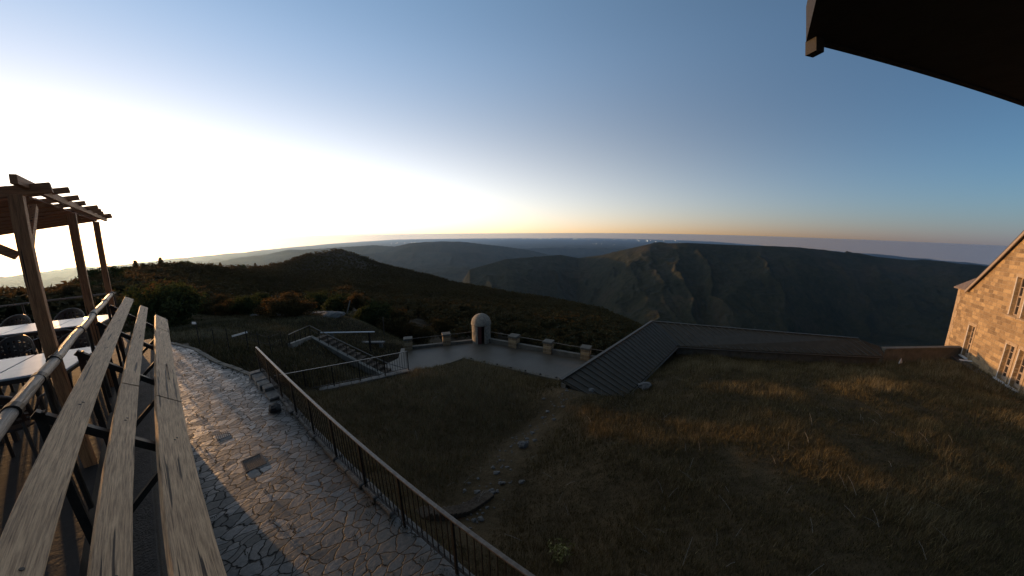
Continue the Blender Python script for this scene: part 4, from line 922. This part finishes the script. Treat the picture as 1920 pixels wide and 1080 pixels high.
protos = {'bush': [tree_proto('bush', 'bush', 1), tree_proto('bush', 'bush', 2)], 'round': [tree_proto('tree', 'round', 3), tree_proto('tree', 'round', 4)], 'cone': [tree_proto('conifer', 'cone', 5), tree_proto('conifer', 'cone', 6)]}
seen = set()
def plant(kind, az, R, sz, lab, sq=1.0, group=None, dz=0.0):
    x, y = R*math.sin(R_(az)), R*math.cos(R_(az)); pr = random.choice(protos[kind]); 
    o = pr if id(pr) not in seen else copy_tree(pr); seen.add(id(pr))
    o.location = (x, y, zl(x, y)+dz); o.scale = (sz*sq, sz*sq, sz); o.rotation_euler = (0, 0, random.uniform(0, 6.28))
    tag(o, lab, {'bush': 'bush', 'round': 'tree', 'cone': 'tree'}[kind], group); return o
random.seed(5)
GB = 'dark bushes around the meadow'
for a in [('bush', -53.6, 33, 2.9, 'big dark bush right behind the far bend of the flagstone path'), ('bush', -56.2, 38, 3.0, 'dark bush left of the path bend, half behind the boards'), ('round', -51.5, 42, 1.8, 'dark tree behind the big bush at the path bend'),
          ('bush', -46.5, 41, 1.5, 'low dark bush at the upper left edge of the meadow'), ('bush', -44.4, 40, 1.7, 'dark bush at the top of the meadow, left of the pale rocks'), ('round', -42.4, 43, 1.4, 'dark small tree above the meadow left of the rocks'),
          ('bush', -39.3, 33, 1.9, 'dark round bush standing between the pale rocks'), ('bush', -36.8, 33.5, 1.4, 'smaller dark bush just right of the round bush among the rocks'), ('bush', -41.6, 37, 1.2, 'low bush on the rocky outcrop'),
          ('bush', -31.0, 45, 2.2, 'dark bush on the slope above the leaning post'), ('round', -28.0, 42, 2.0, 'dark tree on the brown slope, left of the plaza pillars'), ('bush', -25.6, 38, 2.4, 'dark bulky bush left behind the plaza pillars'),
          ('bush', -22.3, 37, 2.6, 'dark bulky bush directly behind the leftmost plaza pillar'), ('bush', -18.0, 38, 2.3, 'dark bush behind the parapet rail, right of the leftmost pillar'), ('round', -13.5, 42, 2.2, 'dark tree below the parapet, left of the sentry hut'), ('bush', -48.5, 52, 2.4, 'dark bush halfway up the wooded rise beyond the meadow'), ('bush', -34.0, 55, 2.4, 'dark bush on the far side of the brown slope')]:
    plant(*a, group=GB)
GC = 'small conifers beyond the terrace railing'
for i, (az, R, sz, lab) in enumerate([(-69.5, 60, 1.7, 'leftmost dark conifer beyond the terrace'), (-67.2, 58, 1.75, 'dark conifer just right of the leftmost one beyond the terrace'), (-66.0, 62, 1.8, 'conifer seen left of the first pergola post'), (-64.6, 64, 1.9, 'pointed conifer right behind the first pergola post'),
      (-63.9, 60, 1.6, 'sloping conifer top right of the first pergola post'), (-62.1, 60, 2.1, 'broad dark tree left of the second pergola post'), (-61.3, 64, 2.1, 'dark tree right behind the second pergola post'), (-60.0, 75, 2.6, 'dark tree between the second and third pergola posts'), (-59.0, 85, 3.0, 'dark tree behind the third pergola post')]):
    plant('cone' if i < 5 else 'round', az, R, sz, lab, 1.5 if i < 5 else 1.4, GC)
GK = 'trees standing up on the left skyline'
for i, (az, R, sz, lab) in enumerate([(-58.2, 128, 2.6, 'slender small tree standing clear on the skyline right of the pergola'), (-56.9, 140, 2.9, 'ragged tree on the skyline, second from the pergola'), (-56.0, 146, 3.0, 'bushy tree on the skyline near the start of the ridge'), (-54.9, 150, 2.7, 'rounded tree on the highest part of the left wood'),
      (-53.4, 155, 3.1, 'tallest rounded crown at the top of the left wood'), (-50.8, 172, 3.2, 'single round crown rising above the left wood'), (-46.8, 225, 3.3, 'first of the small crowns where the left wood dips'), (-44.2, 262, 3.4, 'dark crown in the dip of the skyline'), (-42.4, 300, 3.8, 'last tall crown before the bare hill')]):
    plant('round' if i % 2 else 'cone', az, R, sz, lab, 1.1, GK)

# forest: replicated clumps as one mass
def forest():
    rng = np.random.RandomState(77)
    prot = []
    for k in range(4):
        V, T = leaf_cloud(np.random.RandomState(100+k), 15, 12, .8, .55, .75, .17, k == 3); prot.append((V, T))
    n = 34000; az = rng.uniform(-75, 60, n); u = rng.rand(n); rc = np.interp(az, AZC, RCC); R = 50+(rc*1.05-50)*u**.62
    x = R*np.sin(np.radians(az)); y = R*np.cos(np.radians(az)); g = (R-40)/(rc-40)
    dens = np.ones(n)
    k1 = np.clip((g-.5)/.35, 0, 1)*np.clip(1-np.abs(az+32.5)/9., 0, 1)*1.5; dens *= 1-np.clip(k1, 0, .05)
    pat = fbm(x/60., y/60., 3, 11); dens *= np.clip(.95+pat*1.3, .15, 1)
    dens[(az > -58) & (az < -38) & (R < 54)] = 0; dens[(az < -58) & (R < 62)] = .15
    keep = rng.rand(n) < dens; x, y, R, az = x[keep], y[keep], R[keep], az[keep]; g = g[keep]
    z = low_z(x, y); hs = rng.uniform(1.7, 3.5, len(x))*np.interp(R, [50, 120, 400], [.75, 1.0, 1.05])*(1-.35*np.clip(np.clip((g-.45)/.3, 0, 1)*np.clip(1-np.abs(az+32.5)/9., 0, 1)*1.8, 0, 1))
    Vs, Ts = [], []
    for i in range(len(x)):
        V, T = prot[rng.randint(4)]
        a = rng.rand()*6.28; c, s = math.cos(a), math.sin(a); h = hs[i]; w_ = h*rng.uniform(.95, 1.35)
        if R[i] > 200: V = V.reshape(-1, 3, 3)[::2].reshape(-1, 3)*1.15; T = T.reshape(-1, 3)[::2].ravel()
        Vs.append(np.stack([(V[:, 0]*c-V[:, 1]*s)*w_+x[i], (V[:, 0]*s+V[:, 1]*c)*w_+y[i], V[:, 2]*h+z[i]-.15], 1)); Ts.append(np.clip(T*.6+rng.rand()*.4, 0, 1))
    V = np.concatenate(Vs); o = np_mesh('forest', V, np.arange(len(V)).reshape(-1, 3), M['forest'], False, None, np.concatenate(Ts))
    tag(o, 'dense dark wood covering the hillside beyond the meadow and plaza', 'forest', None, 'stuff')
forest()

# ------------------------------------------------------------------ grass
def grass(name, xs, ys, zs, hmin, hmax, wd, rng, lab, tintbase):
    n = len(xs); a = rng.rand(n)*6.283; h = rng.uniform(hmin, hmax, n); ln = rng.randn(n, 2)*.35*h[:, None]; w_ = wd*(.6+.8*rng.rand(n))
    P = np.stack([xs, ys, zs-.02], 1); U = np.stack([np.cos(a), np.sin(a), a*0], 1)*w_[:, None]
    Mid = P+np.stack([ln[:, 0]*.35, ln[:, 1]*.35, h*.6], 1); Tip = P+np.stack([ln[:, 0], ln[:, 1], h], 1)
    V = np.stack([P-U, P+U, Mid+U*.7, Tip, Mid-U*.7], 1).reshape(-1, 3); b = np.arange(n)[:, None]*5
    F = np.concatenate([b+[0, 1, 2], b+[0, 2, 4], b+[4, 2, 3]], 0)
    tt = np.clip(tintbase+rng.randn(n)*.17, 0, 1); o = np_mesh(name, V, F, M['grass'], False, None, np.repeat(tt, 5))
    return tag(o, lab, 'grass', None, 'stuff')
def grass_near():
    rng = np.random.RandomState(9); n = 620000
    R = 3.5+29*rng.rand(n)**.95; az = np.radians(rng.uniform(-60, 75, n)); x = R*np.sin(az); y = R*np.cos(az)
    # clump
    j = rng.rand(n) < .6; cx = np.round(x/.22)*.22+vn(x*3.1, y*2.7, 5)*.1; cy = np.round(y/.22)*.22+vn(x*2.2, y*3.7, 6)*.1
    x = np.where(j, cx+rng.randn(n)*.05, x); y = np.where(j, cy+rng.randn(n)*.05, y)
    ok = inpoly(x, y, GP); x, y = x[ok], y[ok]
    dg = np.min([np.hypot(x-gx, y-gy) for gx, gy in zip(np.interp(np.linspace(0, 6, 40), range(7), [q[0] for q in gul]), np.interp(np.linspace(0, 6, 40), range(7), [q[1] for q in gul]))], axis=0)
    pat = fbm(x*.45, y*.45, 4, 13); pat2 = fbm(x*1.9, y*1.9, 3, 15)
    ok = (rng.rand(len(x)) < np.clip(.9+pat2*.8, .45, 1)) & ((dg > .35+.3*rng.rand(len(x)))) 
    # stay off the roof footprint
    x, y, pat, pat2, dg = x[ok], y[ok], pat[ok], pat2[ok], dg[ok]; z = near_z(x, y)
    R = np.hypot(x, y); dry = .16+np.clip((2.5-x)/5, 0, 1)*.27+np.clip((y-9)/9, 0, 1)*.10  # blades tinted lighter on the left slope to make up for missing sunlight
    hh = np.interp(R, [3, 10, 30], [.20, .30, .42])*np.clip(.9+pat*.8, .4, 1.4)*np.clip(dg/1.2, .35, 1)
    n = len(x); rng2 = np.random.RandomState(3); P0 = np.stack([x, y, z], 1)
    o = grass('dry_grass', x, y, z, .55, 1.15, .0045, rng2, 'long dry brown grass covering the slopes in front', np.clip(.40+pat*.42+pat2*.30+dry, 0, 1))
    # scale blade heights by local growth, and widen with distance so they never thin out to nothing
    me = o.data; co = np.empty(n*15, np.float32); me.vertices.foreach_get('co', co); co = co.reshape(n, 5, 3); base = co[:, 0:2].mean(1, keepdims=True)
    f = hh[:, None]; wf = np.interp(R, [3, 10, 30], [.9, 1.4, 2.6])[:, None]
    axis = np.stack([co[:, 0]-base[:, 0], co[:, 1]-base[:, 0]], 1)
    d = co-base; d[:, 2:, :] *= f[:, :, None]; d[:, :2, :] *= wf[:, :, None]; co = base+d; me.vertices.foreach_set('co', co.ravel().astype(np.float32)); me.update()
grass_near()
def grass_meadow():
    rng = np.random.RandomState(19); n = 170000; R = rng.uniform(14, 60, n); az = np.radians(rng.uniform(-66, -16, n)); x = R*np.sin(az); y = R*np.cos(az)
    t, s = x*DX+y*DY, x*SX+y*SY
    ok = ~inpoly(x, y, GP) & ~((s < path_edge(t)+.15) & (t < 19.8)) & ~inpoly(x, y, [(-9.3, 23.8), (-9.8, 19.6), (-8, 17.4), (-5.1, 13.8), (12, 16), (5.7, 21.8), (-2.7, 26)])
    ok &= ~inpoly(x, y, [(-14.2, 19.2), (-8, 17.8), (-7.6, 19.6), (-14, 21)])
    x, y, R = x[ok], y[ok], R[ok]; z = low_z(x, y); p = fbm(x*.3, y*.3, 4, 23)
    grass('meadow_grass', x, y, z, .10, .26, .013, rng, 'short dry meadow grass beyond the path and around the stair court', np.clip(.72+p*.6, 0, 1))
grass_meadow()
# a yellow-green weed clump in the near grass
rng = np.random.RandomState(4); wx, wy = .95, 4.6; n = 240; a = rng.rand(n)*6.28; r = rng.rand(n)*.28; V = []; 
for i in range(n):
    h = rng.uniform(.06, .42); bx, by = wx+r[i]*math.cos(a[i]), wy+r[i]*math.sin(a[i]); u = rng.randn(3)*.03; v_ = rng.randn(3)*.03; p = np.array([bx, by, zn(bx, by)+h]); V += [p, p+u, p+v_]
o = np_mesh('weed_clump', np.array(V), np.arange(len(V)).reshape(-1, 3), M['leafyellow'], False); tag(o, 'yellow-green weed clump low in the dark grass', 'plant', None, 'stuff')

# dead pale stalks lying and standing in the near grass, tufts in the path joints
rng = np.random.RandomState(12); m_ = MB()
for i in range(110):
    R1 = rng.uniform(4, 16); a = rng.uniform(-.5, 1.2); x, y = R1*math.sin(a), R1*math.cos(a)
    if not bool(inpoly(np.array([x]), np.array([y]), GP)[0]): continue
    z = zn(x, y)+rng.uniform(.04, .16); q = rng.uniform(0, 3.14); l = rng.uniform(.12, .45); dx, dy, dz = math.cos(q)*l, math.sin(q)*l, rng.uniform(-.03, .22)*(1 if i % 3 else 1.6)
    m_.tube([(x, y, z), (x+dx*.5, y+dy*.5, z+dz*.6+.02), (x+dx, y+dy, z+dz)], [.0035, .003, .002], 4)
m_.build('dead_stalks', M['reed'], None); tag(bpy.data.objects['dead_stalks'], 'thin pale dead stalks scattered through the dry grass', 'stalks', None, 'stuff')
n = 2600; t_ = rng.uniform(-3, 17, n); s_ = np.where(rng.rand(n) < .7, path_edge(t_)-np.abs(rng.randn(n))*.10, rng.uniform(-.2, 1.9, n)); s_ = np.where(s_ > path_edge(t_)-.02, path_edge(t_)-.03, s_)
k_ = np.round(t_*1.7)*.0; cl = rng.randint(0, 240, n); tc_ = t_[cl]; sc__ = s_[cl]
x = DX*(tc_+rng.randn(n)*.03)+SX*(sc__+rng.randn(n)*.02); y = DY*(tc_+rng.randn(n)*.03)+SY*(sc__+rng.randn(n)*.02)
grass('path_weeds', x, y, np.full(n, PATH_Z+.01), .02, .09, .004, rng, 'small weeds growing in the joints and along the edge of the flagstone path', np.full(n, .2))

# ------------------------------------------------------------------ distant town lights on the plain
m, t, b = mat('town_light'); b.inputs['Emission Color'].default_value = (1.0, .86, .62, 1); b.inputs['Emission Strength'].default_value = 4.0; M['lamp'] = m
rng = np.random.RandomState(8); m_ = MB()
for (a0, a1, e0, e1, n) in [(-22, -17, -1.30, -1.18, 7), (2, 9, -.72, -.62, 16), (9.5, 13.5, -.78, -.66, 12), (14, 30, -.95, -.66, 26), (12, 20, -1.9, -1.5, 4), (-8, 2, -.8, -.66, 8)]:
    for i in range(n):
        az = rng.uniform(a0, a1); el = rng.uniform(e0, e1)-.12*max(0, az-12)/14; x_, y_ = math.sin(R_(az)), math.cos(R_(az))
        Rr = min(1330/math.tan(R_(-el+.35)), 82000); z_ = float(mtn_z(np.array([x_*Rr]), np.array([y_*Rr]))[0])+60
        s = Rr*.00045*rng.uniform(.5, 1.3); c = Vector((x_*Rr, y_*Rr, z_)); w2 = Vector((y_, -x_, 0))*s*rng.uniform(1, 3)
        m_.beam(c-w2, c+w2, s, s)
tag(m_.build('town_lights', M['lamp'], None), 'lights of distant towns strung along the plain below the horizon', 'lights', None, 'stuff')

# ------------------------------------------------------------------ air
hz_ = MB().box(-36500, 46000, -16000, 90000, -1500, 6).build('haze', None, None); tag(hz_, 'thin morning haze over hills and plain', 'haze', None, 'stuff')
m = bpy.data.materials.new('morning_haze'); m.use_nodes = True; t = m.node_tree; t.nodes.clear(); out = t.nodes.new('ShaderNodeOutputMaterial'); pv = t.nodes.new('ShaderNodeVolumePrincipled')
pv.inputs['Color'].default_value = (.42, .66, 1.0, 1); pv.inputs['Density'].default_value = 1.45e-5; pv.inputs['Anisotropy'].default_value = .72
t.links.new(pv.outputs[0], out.inputs['Volume']); hz_.data.materials.append(m)
bpy.context.view_layer.update()
